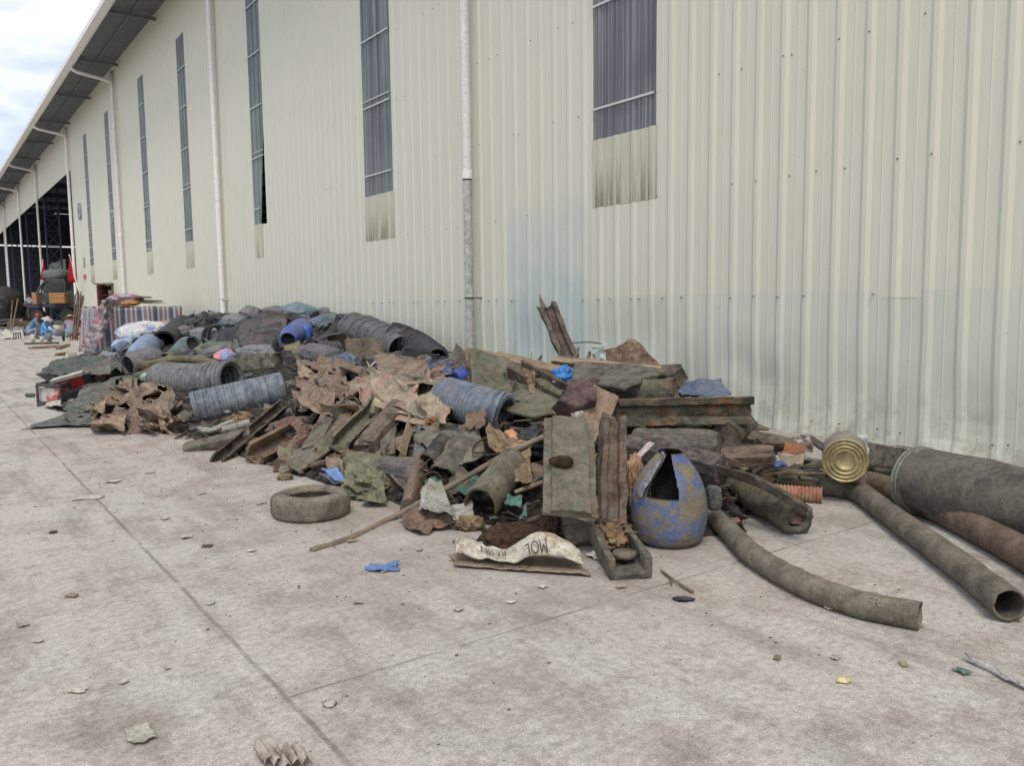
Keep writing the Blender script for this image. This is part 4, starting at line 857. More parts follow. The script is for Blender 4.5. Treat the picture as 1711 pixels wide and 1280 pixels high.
BAR('beam', 'black wedge beam end poking out above the half round beam', [(1070, 636, 0, 8.0), (1138, 630, 0, 7.6)], 'slab', 28, .16, WOODD)
BAR('beam', 'dark plank in the shade beneath the half round beam', [(1000, 672, 0, 7.7), (1120, 672, 0, 7.5)], 'plank', 16, .14, RUBD)
p = Q(962, 674, 6.9); t = thing('maroon_jacket', p, 'faded maroon jacket heaped beside the leaning tan board', 'jacket')
m = M(); mesh_sheet(m, lambda u, v: Q((955 + 45 * u) * (1 - v) + (920 + 72 * u) * v, 640 * (1 - v) + (690 + 22 * (1 - abs(2 * u - 1))) * v, 7.1 - .35 * math.sin(math.pi * v) - .2 * v), 30, 30, .06, 7, .06); build('body', m, CLOM, t, solid=.01)
m = M(); tube(m, [Q(958, 652, 6.75), Q(966, 680, 6.68), Q(963, 706, 6.7)], .012, 6); build('strap', m, mat('grey_strap', (110, 96, 100), (90, 78, 82)), t)
pc, pd = Q(984, 720, 6.55), Q(1012, 656, 6.95); m = M(); bar(m, [pc, pd], 'plank', pw(pc, 50), .045, V((-.45, -.75, .35)), jag=.02); one('leaning_board', m, mat('tan_panel', (150, 126, 104), (126, 104, 86), grain=.2), 'clean tan board leaning at the centre beside the maroon jacket', 'board', bevel=.005)
SHT('printed_wrapper', 'white dirty speckled wrapper hanging on the tan board', [(954, 690), (974, 686), (984, 716), (958, 722)], mat('speckled_wrapper', (214, 206, 196), (92, 74, 66), sc_=22, dust=.2), 'wrapper', amp=.03, s=7, nx=14, ny=14, place=lambda x, y, o: Qc(x, y, 6.45))
SHT('paper_cup', 'squashed whitish cup under the tan board', [(970, 728), (1000, 722), (992, 748), (972, 742)], PAPW, 'cup', amp=.04, s=6, nx=12, ny=12, place=lambda x, y, o: Qc(x, y, 6.35))
TUB('wire', 'stiff wire running from the wrapper to the red ribbon', [(960, 722, 0, 6.3), (1000, 742, 0, 6.2), (1046, 766, 0, 6.2)], 1.4, RUST, n=5)
BAR('channel_beam', 'big horizontal channel beam with a rotten orange groove on the right', [(1031, 690, 0, 6.95), (1140, 687, 0, 6.95), (1251, 686, 0, 7.05)], 'groove', 46, .22, mat('rotten_channel', (84, 79, 67), (52, 50, 44), (112, 80, 58), sc_=8, grain=.12, bump=.7), hint=V((-.5, -.8, .1)), jag=.02)
SHT('tarpaulin', 'crumpled blue-grey tarpaulin behind the big horizontal channel beam', [(1138, 640), (1200, 640), (1222, 668), (1136, 668)], BTARP, 'tarpaulin', amp=.07, s=4, place=lambda x, y, o: Qc(x, y, 8.2 - (y - 640) * .012))
BAR('half_round_beam', 'thick half round beam with a broken end under the big channel beam', [(1062, 738, 0, 6.6), (1196, 744, 0, 6.15)], 'hump', 52, .24, RUBG, hint=V((-.3, -.35, .9)), jag=.05, ns=.012, cat='beam')
BAR('dark_beam', 'dark beam with a rounded end lying below the broken half round beam', [(1048, 752, 0, 6.5), (1130, 768, 0, 6.2), (1206, 786, 0, 5.9)], 'slab', 40, .2, mat('violet_dark_wood', (84, 76, 74), (58, 52, 54), grain=.2), hint=V((-.35, -.5, .8)), cat='beam')
BAR('timber_end', 'hexagonal dark timber end under the right tip of the channel beam', [(1240, 706, 0, 7.4), (1214, 728, 0, 6.9)], 'log', 46, .22, WOODD, cat='timber')
BAR('board', 'dark board under the hexagonal timber end', [(1190, 750, 0, 6.8), (1288, 758, 0, 6.5)], 'plank', 46, .05, RUBD, hint=V((-.1, -.3, .95)))
BAR('board', 'flat brown board with a thick front edge right of the broken half round beam', [(1205, 765, 0, 6.5), (1292, 760, 0, 6.4)], 'plank', 40, .09, WOODB, hint=V((-.15, -.3, .95)))
BAR('board', 'olive board pointing right towards the torn packaging', [(1232, 728, 0, 7.2), (1312, 742, 0, 7.2)], 'plank', 22, .08, RUBO)
BAR('board', 'maroon-edged short board end pointing at the torn packaging', [(1265, 742, 0, 7.0), (1322, 744, 0, 7.2)], 'plank', 18, .1, WOODM)
BAR('board', 'black scrap board behind the right tip of the big channel beam', [(1225, 705, 0, 7.6), (1262, 718, 0, 7.6)], 'plank', 22, .1, BLKP)
m = M(); lp = [G(1185, 822, 0) + V((0, 0, .2)), G(1262, 858, 0) + V((0, 0, .14)), G(1332, 894, 0) + V((0, 0, .118))]
tube(m, lp, .122, n=26, step=.07, wall=.05, wob=.02, jag=.05); lb = M(); bar(lb, [lp[2].lerp(lp[1], .5), lp[2].lerp(lp[1], .03)], 'slab', .13, .1, V((0, 0, 1)), jag=.05)
t = thing('log', lp[2], 'thick dark felted log with a rotten end lying on concrete right of the drum', 'log'); build('log_skin', m, mat('dark_felted_log', (86, 84, 74), (56, 56, 50), (104, 92, 76), grain=.3, bump=.6, dust=.35), t); build('rotten_core', lb, WOODB, t, bevel=.006)
BAR('angle_board', 'thin dark angle board resting along the top of the thick dark log', [(1204, 780, 0, 5.9), (1285, 808, 0, 5.55), (1352, 850, 0, 5.3)], 'angle', 24, .07, WOODD, hint=V((-.2, -.5, .8)), cat='board')
SHT('ribbon', 'faded red and white ribbon draped down to the blue drum', [(1084, 738), (1096, 740), (1054, 782), (1046, 778)], mat('red_white_ribbon', (212, 196, 196), (190, 168, 172), (206, 74, 92), sc_=5, dust=.1), 'ribbon', amp=.02, s=6, nx=6, ny=24, place=lambda x, y, o: Qc(x, y, 5.75))
m = M(); c0 = P(1058, 815, .12)
for k in range(150):
    a = Q(1062 + random.gauss(0, 9), 775 + random.random() * 40, 5.6 + random.random() * .2); tube(m, [a, a + V((random.gauss(-.02, .03), random.gauss(-.04, .03), -random.uniform(.1, .25)))], .005, 4, 1, caps=False)
lump(m, Q(1060, 810, 5.75), .07, .08, .2, 0, .3, 3)
one('straw_bundle', m, ROPE, 'bundle of beige straw stuffed behind the left side of the blue drum', 'straw')
# blue drum, cut open
g0 = G(1116, 917); R_ = pw(g0, 64); dirv = V((g0.x, g0.y, 0)).normalized(); dc_ = g0 + dirv * R_ * .72
t = thing('blue_drum', dc_, 'scuffed muddy blue plastic drum with a jagged hole cut in its front', 'drum')
H_ = pw(dc_, 152); prof = [(0, .001), (0, .5), (.02, .74), (.08, .9), (.16, .97), (.26, 1.0), (.38, 1.0), (.5, .98), (.6, .93), (.68, .86), (.76, .76), (.84, .63), (.91, .49), (.97, .37), (1., .33)]
prof = [(a * H_, b_ * R_) for a, b_ in prof]
fine = []
for (a, b_), (c_, d_) in zip(prof[1:], prof[2:]):
    for k in range(7): fine.append((a + (c_ - a) * k / 7, b_ + (d_ - b_) * k / 7))
fine = [prof[0]] + fine + [prof[-1]]
def cutb(z):
    t = min(1, max(0, (z - .56) / .44)); return -33 + 20 * t ** 1.6, 23 - 6 * t - 7 * t ** 3
cut = lambda z, a: z > .56 and cutb(z)[0] < ((a + 180) % 360) - 180 < cutb(z)[1]
sk = lambda i, a: cut(fine[min(i, len(fine) - 1)][0] / H_, a)
ax = (V((0, 0, 1)) - dirv * .06 + ex * .02).normalized()
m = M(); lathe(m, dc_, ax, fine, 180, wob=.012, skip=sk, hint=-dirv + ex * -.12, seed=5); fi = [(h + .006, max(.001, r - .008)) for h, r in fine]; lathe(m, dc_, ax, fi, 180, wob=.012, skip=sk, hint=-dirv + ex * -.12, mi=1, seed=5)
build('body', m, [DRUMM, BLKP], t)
dh = (-dirv + ex * -.12); dh = (dh - ax * dh.dot(ax)).normalized(); dt = ax.cross(dh)
def flap(u, v):
    z = .57 + .47 * v; q = [k for k in fine if k[0] / H_ <= min(z, .99)][-1]; a = rad(cutb(min(z, 1))[0] - (24 - 9 * v) * (1 - u)); r = q[1] + .01 + .03 * u * (1 - .3 * v)
    return dc_ + ax * z * H_ + (dh * math.cos(a) + dt * math.sin(a)) * r
m = M(); mesh_sheet(m, flap, 12, 22, .006, 9, .02); build('cut_flap', m, GRYB, t, solid=.006)
LMP('plastic_block', 'dark greenish block between the blue drum and the curved hose', (1192, 832, 0, 5.55), 12, .06, 20, CANV, 'block', amp=.08, squ=.5)
# hoses
def HOSE_(label, pts, r, mt, **kw):
    m = M(); tube(m, pts, r, n=24, step=.04, wall=.012, wob=.006, jag=.02, **kw); return one('hose', m, mt, label, 'hose')
h1 = [G(1140, 862, .06), G(1186, 862, .065), G(1216, 886, .065), G(1262, 930, .065), G(1340, 975, .065), G(1430, 1008, .065), G(1538, 1030, .065)]
t = thing('hose', h1[-1], 'thick grey hose curving out from behind the drum with faint stamped letters', 'hose'); m = M(); tube(m, h1, .069, n=24, step=.04, wall=.012, wob=.006, jag=.025); build('hose_body', m, HOSE, t)
sp_ = spline(h1, .02)
def onhose(s0):
    def f(x, y):
        i = min(len(sp_) - 2, max(0, int((s0 + x) / .02))); p = sp_[i]; d = (sp_[i + 1] - sp_[i]).normalized(); p = p + d * ((s0 + x) - i * .02); side = d.cross(ez).normalized(); a = 1.0 - y / .07
        side = side if side.dot(CAM - p) > 0 else -side; a = rad(40) + y / .07; return p + (side * math.cos(a) + ez * math.sin(a)) * .0745
    return f
m = M(); text(m, 'FRI', onhose(len(sp_) * .02 - .2), .06); build('stamped_lettering', m, FADE, t)
h2 = [G(1372, 815, .06), G(1400, 816, .07), G(1440, 826, .075), G(1520, 885, .08), G(1610, 950, .085), G(1688, 1012, .09)]
HOSE_('long grey hose with an open torn end at the right edge', h2, .082, HOSE)
h3 = [G(1428, 806, .08), G(1470, 812, .08), G(1560, 848, .09), G(1660, 898, .09), G(1800, 975, .09)]
HOSE_('brown hose running out of frame between the long grey hose and the dark roll', h3, .098, HOSB)
m = M(); a = G(1292, 822, .06); b_ = G(1374, 828, .06); tube(m, [a, b_], .062, n=20, rib=.006, pitch=.028, wall=.01); one('corrugated_hose', m, ORHS, 'short corrugated faded orange hose at the foot of the debris by the wall', 'hose')
# dark roll at the right edge
ra = G(1532, 802, .25); rb = G(1711, 846, .25); t = thing('dark_roll', V((ra.x, ra.y, 0)), 'large dark felt roll with a pale green rimmed end at the right edge', 'roll')
dr = (rb - ra).normalized(); m = M(); tube(m, [ra, ra + dr * 1.3, ra + dr * 3.2], 0.246, n=40, wob=.016, jag=.02, step=.08); build('roll_body', m, ROLL, t)
m = M()
for k in range(3): tube(m, [ra + dr * (.0 + .03 * k), ra + dr * (.018 + .03 * k)], 0.256 - .003 * k, n=40, step=1)
build('rim', m, mat('pale_green_rim', (128, 136, 120), (98, 106, 94)), t)
# tin
tc_ = Q(1412, 770, 6.35); tc_.z = max(tc_.z, .17); da = (ex * .35 + ey * .9).normalized(); t = thing('tin', V((tc_.x, tc_.y, 0)), 'big dented tin lying on its side with gold ringed base by the wall', 'tin'); rt = .165
m = M(); lathe(m, tc_, da, [(0, rt), (.01, rt + .006), (.02, rt), (.2, rt), (.21, rt + .005), (.22, rt), (.4, rt), (.41, rt + .005), (.42, rt * .9)], 36, wob=.012); build('tin_body', m, TINS, t)
m = M(); lathe(m, tc_, -da, [(-.01, rt + .004), (.014, rt + .004), (.014, rt * .97), (-.006, rt * .95), (-.006, rt * .87), (.008, rt * .84), (.008, rt * .8), (-.01, rt * .78), (-.01, rt * .7), (.004, rt * .67), (.004, rt * .63), (-.014, rt * .6), (-.014, rt * .5), (-.002, rt * .47), (-.016, rt * .43), (-.016, .001)], 36); build('ringed_base', m, GOLD, t)
SHT('film_wrap', 'torn clear film standing up behind the tin', [(1400, 728), (1446, 726), (1452, 760), (1392, 758)], MATS['clear_film'], 'film', amp=.05, s=6, place=lambda x, y, o: Qc(x, y, 6.7), nx=16, ny=14)
m = M(); mesh_sheet(m, lambda u, v: Q(1444 + 84 * u, (738 + 14 * u) + (38 + 2 * u) * v, 7.45 - .75 * u - .2 * v) , 40, 10, .01, 3, .02)
for i, q in enumerate(m.v): q += V((-.5, -.8, 0)) * .02 * math.sin((i % 41) * 1.1); q.x = min(q.x, 8.4)
one('corrugated_sheet', m, RUBG, 'low grey corrugated sheet leaning on the wall foot between tin and dark roll', 'sheet', solid=.008)
for k, (y, lab) in enumerate(((772, 'uppermost of the thin black bars on the ground before the corrugated sheet'), (779, 'middle one of the thin black bars before the corrugated sheet'), (787, 'lowest of the thin black bars before the corrugated sheet'))):
    a, b_ = G(1450, y + 2, .03), G(1512, y + 8, .03); m = M(); bar(m, [a, b_], 'plank', .05, .03, hint=(0, 0, 1), step=.3); one('black_bar', m, BLKP, lab, 'bar')
SHT('packaging', 'torn packaging with an orange-brown inside by the wall', [(1312, 742), (1340, 746), (1346, 764), (1300, 762)], mat('orange_brown_film', (150, 96, 64), (116, 76, 54), dust=.2), 'packaging', amp=.05, s=6, place=lambda x, y, o: Qc(x, y, 6.95 - (y - 742) * .01), nx=16, ny=12)
SHT('packaging', 'whitish stiff packaging folded below the orange-brown piece', [(1298, 760), (1350, 764), (1340, 782), (1318, 782)], SACKB, 'packaging', amp=.05, s=5, place=lambda x, y, o: Qc(x, y, 6.75 - (y - 760) * .01), nx=16, ny=12)
SHT('wrapper', 'white and brown speckled wrapper against the wall behind the packaging', [(1300, 730), (1350, 728), (1358, 756), (1310, 750)], MATS['speckled_wrapper'], 'wrapper', amp=.05, s=5, place=lambda x, y, o: Qc(x, y, 7.25), nx=16, ny=12)
LMP('blue_wad', 'small blue wad under the flat brown board by the wall', (1298, 776, 0, 6.6), 12, .05, 5, BLUP, 'wad', amp=.4, s=3, sub=3)
for a, b_, wd, mt_, lab in (((1290, 785), (1380, 800), .12, RUBG, 'grey strip lying above the orange corrugated hose'), ((1300, 800), (1372, 806), .1, RUBO, 'olive strip lying just behind the orange corrugated hose'), ((1345, 772), (1385, 780), .08, BLKP, 'black strip lying left of the tin'), ((1270, 790), (1330, 782), .1, WOODD, 'dark strip beside the small blue wad')):
    m = M(); bar(m, [G(*a, .06), G(*b_, .06)], 'plank', wd, .05, hint=(0, -.2, 1)); one('strip', m, mt_, lab, 'strip')
for k in range(22):
    a = G(random.uniform(1230, 1480), random.uniform(768, 806), .04); 
    if a.x > 8.2: continue
    d = V((random.gauss(.2, .5), random.gauss(-.6, .4), random.gauss(0, .06))).normalized() * random.uniform(.12, .5); m = M(); bar(m, [a - d, a + d + V((0, 0, random.random() * .08))], random.choice(('plank', 'angle', 'plank')), random.uniform(.04, .14), random.uniform(.02, .05), (0, 0, 1), ns=.012, jag=.04)
    one('scrap_strip', m, random.choice((BLKP, RUBG, RUBD, WOODD, WOODB, RUBO)), 'thin dark strip of scrap scattered on the ground along the wall foot by the tin', 'strip', 'thin scrap strips along the wall foot', bevel=.003)
# green canvas cloth, blue rag, tyre
SHT('canvas_cloth', 'pale green canvas cloth crumpled behind the tyre', [(585, 762), (642, 768), (640, 828), (572, 806)], CANVG, 'cloth', amp=.07, s=5, out=.03, nx=40, ny=34)
LMP('canvas_bundle', 'rumpled knot of pale green canvas lying at the foot of the stiff fold', (612, 812, .04), 34, .2, 26, CANVG, 'canvas', amp=.42, s=3, sub=5)
SHT('canvas_cloth', 'stiff fold of pale green canvas standing right of the crumpled cloth', [(632, 756), (640, 760), (646, 846), (606, 846)], MATS['pale_green_canvas'], 'cloth', amp=.06, s=6, out=.05, nx=22, ny=30)
SHT('rag', 'light blue rag on the concrete behind the tyre', [(540, 788), (566, 786), (584, 812), (560, 806)], LBLU, 'rag', amp=.035, s=7, out=.06, nx=18, ny=16)
SHT('plastic_sheet', 'blue-grey plastic sheet under the light blue rag', [(533, 794), (600, 790), (606, 822), (560, 812)], BTARP, 'sheet', amp=.03, s=5, out=.03)
g0 = G(521, 876); R_ = pw(g0, 62.5) * 1.06; dv = V((g0.x, g0.y, 0)).normalized(); tcn = g0 + dv * R_; ri = R_ * .56; H_ = .175
m = M(); lathe(m, tcn, ez, [(.03, ri), (.004, ri + .03), (.0, R_ - .035), (.012, R_ - .01), (.04, R_), (H_ - .04, R_), (H_ - .014, R_ - .012), (H_ - .002, R_ - .035), (H_ + .006, R_ - .09), (H_ , ri + .03), (H_ - .02, ri + .006), (H_ - .04, ri), (H_ - .045, ri + .05), (.05, ri + .06), (.03, ri)], 72, wob=.01)
for q in m.v:                                                     # worn tread blocks
    r_ = math.hypot(q.x - tcn.x, q.y - tcn.y)
    if r_ > R_ - .02: a = math.atan2(q.y - tcn.y, q.x - tcn.x); k = .008 * math.copysign(1, math.sin(a * 30 + q.z * 18)); q.x += math.cos(a) * k; q.y += math.sin(a) * k
one('tyre', m, TYRE, 'muddy old tyre lying flat on the concrete in front of the heap', 'tyre')
LMP('withered_cauliflower', 'small withered yellowish cauliflower on the concrete behind the tyre', (477, 801, .02), 11, .045, 9, mat('withered_yellow', (150, 142, 106), (104, 98, 76), sc_=18, bump=1), 'vegetable', amp=.5, s=4)
m = M()
for k in range(40):
    a = P(575 + random.gauss(0, 18), 766 + random.gauss(0, 8), .05); tube(m, [a, a + V((random.gauss(0, .08), random.gauss(0, .05), random.gauss(0, .04)))], .004, 4, 1, caps=False)
one('dry_weeds', m, ROPE, 'dry weeds behind the pale green canvas', 'weeds', None)
SHT('carton_scrap', 'scrap of tan carton left of the dry weeds', [(545, 768), (575, 770), (570, 784), (548, 784)], KRAFT, 'carton', amp=.03, s=6, out=.06, nx=12, ny=10)
# ropes and pale pipes under the streaked pipe
TUB('flat_hose', 'pale flattened hose bending on the concrete below the streaked pipe', [(338, 716, .03), (352, 720, .05), (380, 708, .06), (402, 700, .1)], 8, mat('pale_hose', (172, 168, 160), (140, 136, 128), dust=.3), 'hose', sq=.6)
TUB('pale_pipe', 'short pale pipe beside the flattened hose', [(372, 720, .05), (418, 706, .1)], 7, MATS['pale_hose'], 'pipe')
def ropeball(c, r, label, mt_, n_=26):
    m = M(); p0 = pt(c); rr = pw(p0, r)
    for k in range(n_):
        pts = []; a = V((random.gauss(0, 1), random.gauss(0, 1), random.gauss(0, .6))).normalized()
        for q in range(7):
            a = (a + V((random.gauss(0, .5), random.gauss(0, .5), random.gauss(0, .4)))).normalized(); pts.append(p0 + V((a.x * rr, a.y * rr, a.z * rr * .55)))
        tube(m, pts, .009, 5, .03, caps=False)
    one('rope_bundle', m, mt_, label, 'rope')
ropeball((404, 698, .12), 18, 'beige rope bundle beside the flattened hose', ROPE, 14)
ropeball((729, 706, .2), 17, 'rusty orange rope bundle above the blue-grey post', ORPE, 22)
SHT('fur_cloth', 'pinkish matted cloth hanging under the left of the concave panel', [(798, 672), (822, 690), (806, 724), (778, 718)], CLOB, 'cloth', amp=.06, s=8, out=.3)
SHT('sacking', 'brown sacking strip under the orange rope bundle', [(700, 716), (800, 706), (806, 726), (712, 732)], KRAFT2, 'sacking', amp=.05, s=6, out=.16)

# --- cardboard and paper stacks
def stack(cx, cy, w_, h_, n_, mt_, label, group, wpx=(24, 52), amp=.04, fold=.26):
    random.seed(len(label) * 7)
    for k in range(n_):
        t = k / max(1, n_ - 1); x = cx + random.uniform(-.5, .5) * w_; y = cy + h_ * (t - .5) + random.uniform(-4, 4); a = random.uniform(*wpx); b_ = a * random.uniform(.28, .5)
        r = random.uniform(-.5, .5); c, s_ = math.cos(r), math.sin(r)
        cs = [(x + (px * c - py * s_), y + (px * s_ * .6 + py * c)) for px, py in ((-a / 2, -b_ / 2), (a / 2, -b_ / 2), (a / 2, b_ / 2), (-a / 2, b_ / 2))]
        SHT('cardboard_sheet', label, cs, random.choice(mt_), 'cardboard', group, amp=amp, s=random.uniform(3.5, 6), out=random.uniform(.12, .34), nx=26, ny=20, solid=.01, warp=.16, fold=fold)
stack(226, 684, 128, 70, 44, [KRAFT, KRAFT, KRAFT2], 'crumpled sheet of brown cardboard in the low loose heap left of the ribbed pipes', 'crumpled cardboard in the low loose heap')
stack(560, 648, 92, 70, 34, [KRAFT, KRAFT2, mat('reddish_cardboard', (142, 118, 102), (104, 86, 76))], 'folded brown sheet in the cardboard stack right of the streaked pipe', 'folded sheets of the cardboard stack right of the streaked pipe', (34, 66))
stack(670, 672, 100, 46, 18, [SACKB, SACKB, KRAFT2], 'dusty beige sacking sheet lying between the cardboard stack and the small ribbed pipe', 'dusty beige sacking sheets', (55, 100), .04)
SHT('foil_paper', 'white scrap of paper at the front foot of the loose cardboard heap', [(158, 712), (180, 706), (186, 718), (168, 722)], PAPW, 'paper', amp=.02, s=6, out=.02, nx=10, ny=8)

# --- far heap: tarpaulins, pipes, drums, bags
SHT('tarpaulin', 'dark green canvas heaped at the far left edge of the pile', [(92, 604), (196, 588), (204, 630), (78, 640)], CANV, 'tarpaulin', amp=.2, s=.95, out=.25, nx=40, ny=30)
SHT('tarpaulin', 'grey-green canvas bunched above the red crate', [(125, 600), (190, 598), (186, 642), (130, 650)], mat('grey_green_canvas', (104, 104, 94), (76, 76, 70), dust=.3), 'tarpaulin', amp=.2, s=1.0, out=.4, nx=34, ny=28)
SHT('tarpaulin', 'dusty green canvas draped down to the ground left of the loose cardboard', [(140, 655), (205, 628), (190, 700), (100, 706)], mat('dusty_green_canvas', (100, 106, 98), (68, 74, 70), (116, 116, 106), dust=.3), 'tarpaulin', amp=.17, s=1.1, out=.3, nx=40, ny=34)
SHT('tarpaulin', 'flat green canvas tail trailing out across the concrete', [(92, 702), (160, 690), (175, 712), (34, 718)], MATS['dusty_green_canvas'], 'tarpaulin', amp=.04, s=2.5, out=.05, nx=36, ny=16)
for pts_, lab in ((((118, 624, 32, 14), (134, 617, 34, 16), (150, 612, 34, 15)), 'bulging bundle of dark green canvas at the far left of the pile'), (((176, 670, 26, 14), (166, 680, 28, 12), (184, 664, 24, 13)), 'bulging bundle of dusty green canvas left of the loose cardboard')):
    m = M()
    for x, y, rx, rz in pts_: p = P(x, y, .1); lump(m, p, pw(p, rx + 12), .5, pw(p, rz), EXA, .26, 1.5, 5)
    one('canvas_bundle', m, CANV if 'far' in lab else MATS['dusty_green_canvas'], lab, 'canvas')
for x, y, rx, rz, lab in ((165, 650, 26, 10, 'left one of the two grey-green bags above the dusty canvas'), (205, 640, 22, 11, 'right one of the two grey-green bags above the dusty canvas'), (215, 655, 24, 9, 'flat green bag behind the loose cardboard')):
    LMP('bag', lab, (x, y, .12), rx, .3, rz, CANV, amp=.22, s=1.8)
# crates
c = P(82, 668, .1); c.z = 0; t = thing('plastic_crate', c, 'open black crate with a white and red label at the left foot of the pile', 'crate')
a, b_ = G(64, 676), G(102, 678); wv = b_ - a; dv = V((.2, .45, 0)); hz = V((0, 0, .3))
def fr(m, p, X, Y, Z, th):
    for i in (0, 1):
        for j in (0, 1):
            box(m, p + Y * i + Z * j + X / 2, X / 2, Y.normalized() * th, Z.normalized() * th); box(m, p + X * i + Z * j + Y / 2, Y / 2, X.normalized() * th, Z.normalized() * th); box(m, p + X * i + Y * j + Z / 2, Z / 2, X.normalized() * th, Y.normalized() * th)
m = M(); fr(m, a + ez * .03, wv, dv, hz, .025); build('frame', m, CHAR, t)
m = M(); box(m, a + wv / 2 + dv * .1 + hz / 2, wv * .45, dv * .01, hz * .42); build('label_panel', m, [mat('red_white_label', (216, 210, 204), (190, 184, 178), (186, 60, 60), sc_=2.2, bump=0, dust=.2)], t)
m = M(); box(m, a + wv / 2 + dv * .95 + hz / 2, wv * .48, dv * .02, hz * .48); build('back_panel', m, CHAR, t)
p = Q(114, 646, depth(G(110, 672)) - .05); t = thing('red_tray', p, 'red tray with white upper rim beside the open black crate', 'tray'); ux = (Q(140, 639, depth(p) + .2) - Q(88, 654, depth(p))) / 2; up_ = V((-.2, -.35, .9)).normalized() * .13; bk = V((.2, .5, .1)) * .35
m = M(); box(m, p, ux, bk * .05, up_); box(m, p + bk - up_ * .6, ux, bk, up_ * .12); box(m, p - ux + bk, ux * .03, bk, up_); build('shell', m, REDP, t)
m = M(); box(m, p + up_ * 1.25 + bk * .4, ux, bk * .5, up_ * .22); build('upper_rim', m, PAPW, t)
m = M(); box(m, p + ux * 1.22 + bk * .3, ux * .2, bk * .4, up_ * 1.05); build('end_grille', m, BLKP, t)
p = Q(122, 667, depth(G(122, 680))); t = thing('basket', p, 'black lattice basket under the red tray', 'basket'); m = M(); ux = (Q(146, 662, depth(p)) - Q(100, 676, depth(p))) / 2; up_ = V((-.15, -.25, .95)) * .12
for k in range(9): box(m, p + ux * (-1 + k / 4), ux * .03, bk * .03, up_)
for k in range(4): box(m, p + up_ * (-1 + k * .66), ux, bk * .032, up_ * .07)
box(m, p + bk * .9, ux, bk * .05, up_); build('lattice', m, BLKP, t)
m = M(); box(m, p - bk * .06 - ux * .15 - up_ * .2, ux * .22, bk * .02, up_ * .3); build('tag', m, PAPW, t)
m = M(); tube(m, [G(62, 677, .03), G(102, 668, .1)], .025, 8); one('grey_rod', m, CHAR, 'grey rod lying in front of the open black crate', 'rod')
m = M(); tube(m, [G(41, 660, .04), G(60, 660, .05)], .035, 8, dome=.03); one('black_grip', m, CANV, 'short dark green grip lying left of the open black crate', 'grip')
SHT('paper_sheet', 'white paper lying in front of the black lattice basket', [(80, 672), (102, 668), (103, 680), (74, 680)], PAPW, 'paper', amp=.02, s=4, out=.03, nx=10, ny=8)
TUB('wood_roll', 'striped brown wooden roll left of the round-mouthed drum', [(168, 632, .2), (196, 614, .3)], 8, mat('striped_wood', (140, 112, 84), (84, 64, 50), grain=6, sc_=5), 'roll', wob=.02)
# pipes
TUB('ribbed_pipe', 'wide grey ribbed pipe lying with its open end under the mottled block', [(272, 634, .32), (330, 638, .34), (388, 634, .34)], 27, PIPG, 'pipe', rib=.024, groove=1, pitch=.084, wall=.03, n=48)
TUB('streaked_pipe', 'wide blue-grey streaked pipe with frosted upper side lying at the front', [(322, 684, .3), (474, 649, .3)], 29, PIPD, 'pipe', wall=.02, n=48, jag=.01, wob=.004, rib=.003, pitch=.05)
TUB('ribbed_pipe', 'small blue-grey ribbed pipe at the left of the concave panel', [(748, 664, .34), (806, 682, .3), (846, 694, .1)], 31, mat('blue_grey_ribs', (122, 131, 143), (92, 101, 114), dust=.3), 'pipe', rib=.018, groove=1, pitch=.054, wall=.03, n=48)
TUB('ribbed_pipe', 'black ribbed pipe pointing its open mouth down-left below the striped stall', [(274, 573, .5), (305, 543, .45)], 19, CHAR, 'pipe', rib=.026, groove=1, pitch=.105, wall=.025, n=40)
def tyre2(name, label, c, axis, R_, w_, mt_):
    p = pt(c); m = M(); lathe(m, p - V(axis).normalized() * w_ / 2, axis, [(.02, R_ * .62), (0, R_ * .72), (.01, R_ * .94), (.04, R_), (w_ - .04, R_), (w_ - .01, R_ * .94), (w_, R_ * .72), (w_ - .02, R_ * .62), (w_ - .03, R_ * .85), (.03, R_ * .85), (.02, R_ * .62)], 60)
    for q in m.v:
        d = q - p; ax_ = V(axis).normalized(); d -= ax_ * d.dot(ax_)
        if d.length > R_ * .97: q += d.normalized() * .02 * math.copysign(1, math.sin(math.atan2(d.dot(ax_.orthogonal().normalized()), d.dot(ax_.cross(ax_.orthogonal()).normalized())) * 30))
    return one(name, m, mt_, label, 'tyre')
tyre2('worn_tyre', 'khaki worn tyre lying right of the round-mouthed drum', (262, 604, .2), V((-.25, -.1, 1)), .36, .2, HOSK)
TUB('khaki_tube', 'khaki tube arching over the wide grey ribbed pipe', [(270, 614, .75), (284, 603, .8), (315, 600, .8), (350, 606, .75), (372, 614, .7)], 7, HOSK, 'tube', n=14)
TUB('foam_roll', 'grey-green foam roll under the round-mouthed drum', [(217, 638, .35), (252, 622, .35)], 9, FOAM, 'roll', dome=.04, wob=.01)
LMP('film_wad', 'white and green wad of film left of the wide grey ribbed pipe', (246, 632, .35), 10, .08, 8, mat('white_green_film', (190, 206, 198), (120, 150, 136), dust=.2), 'film', amp=.5, s=3)
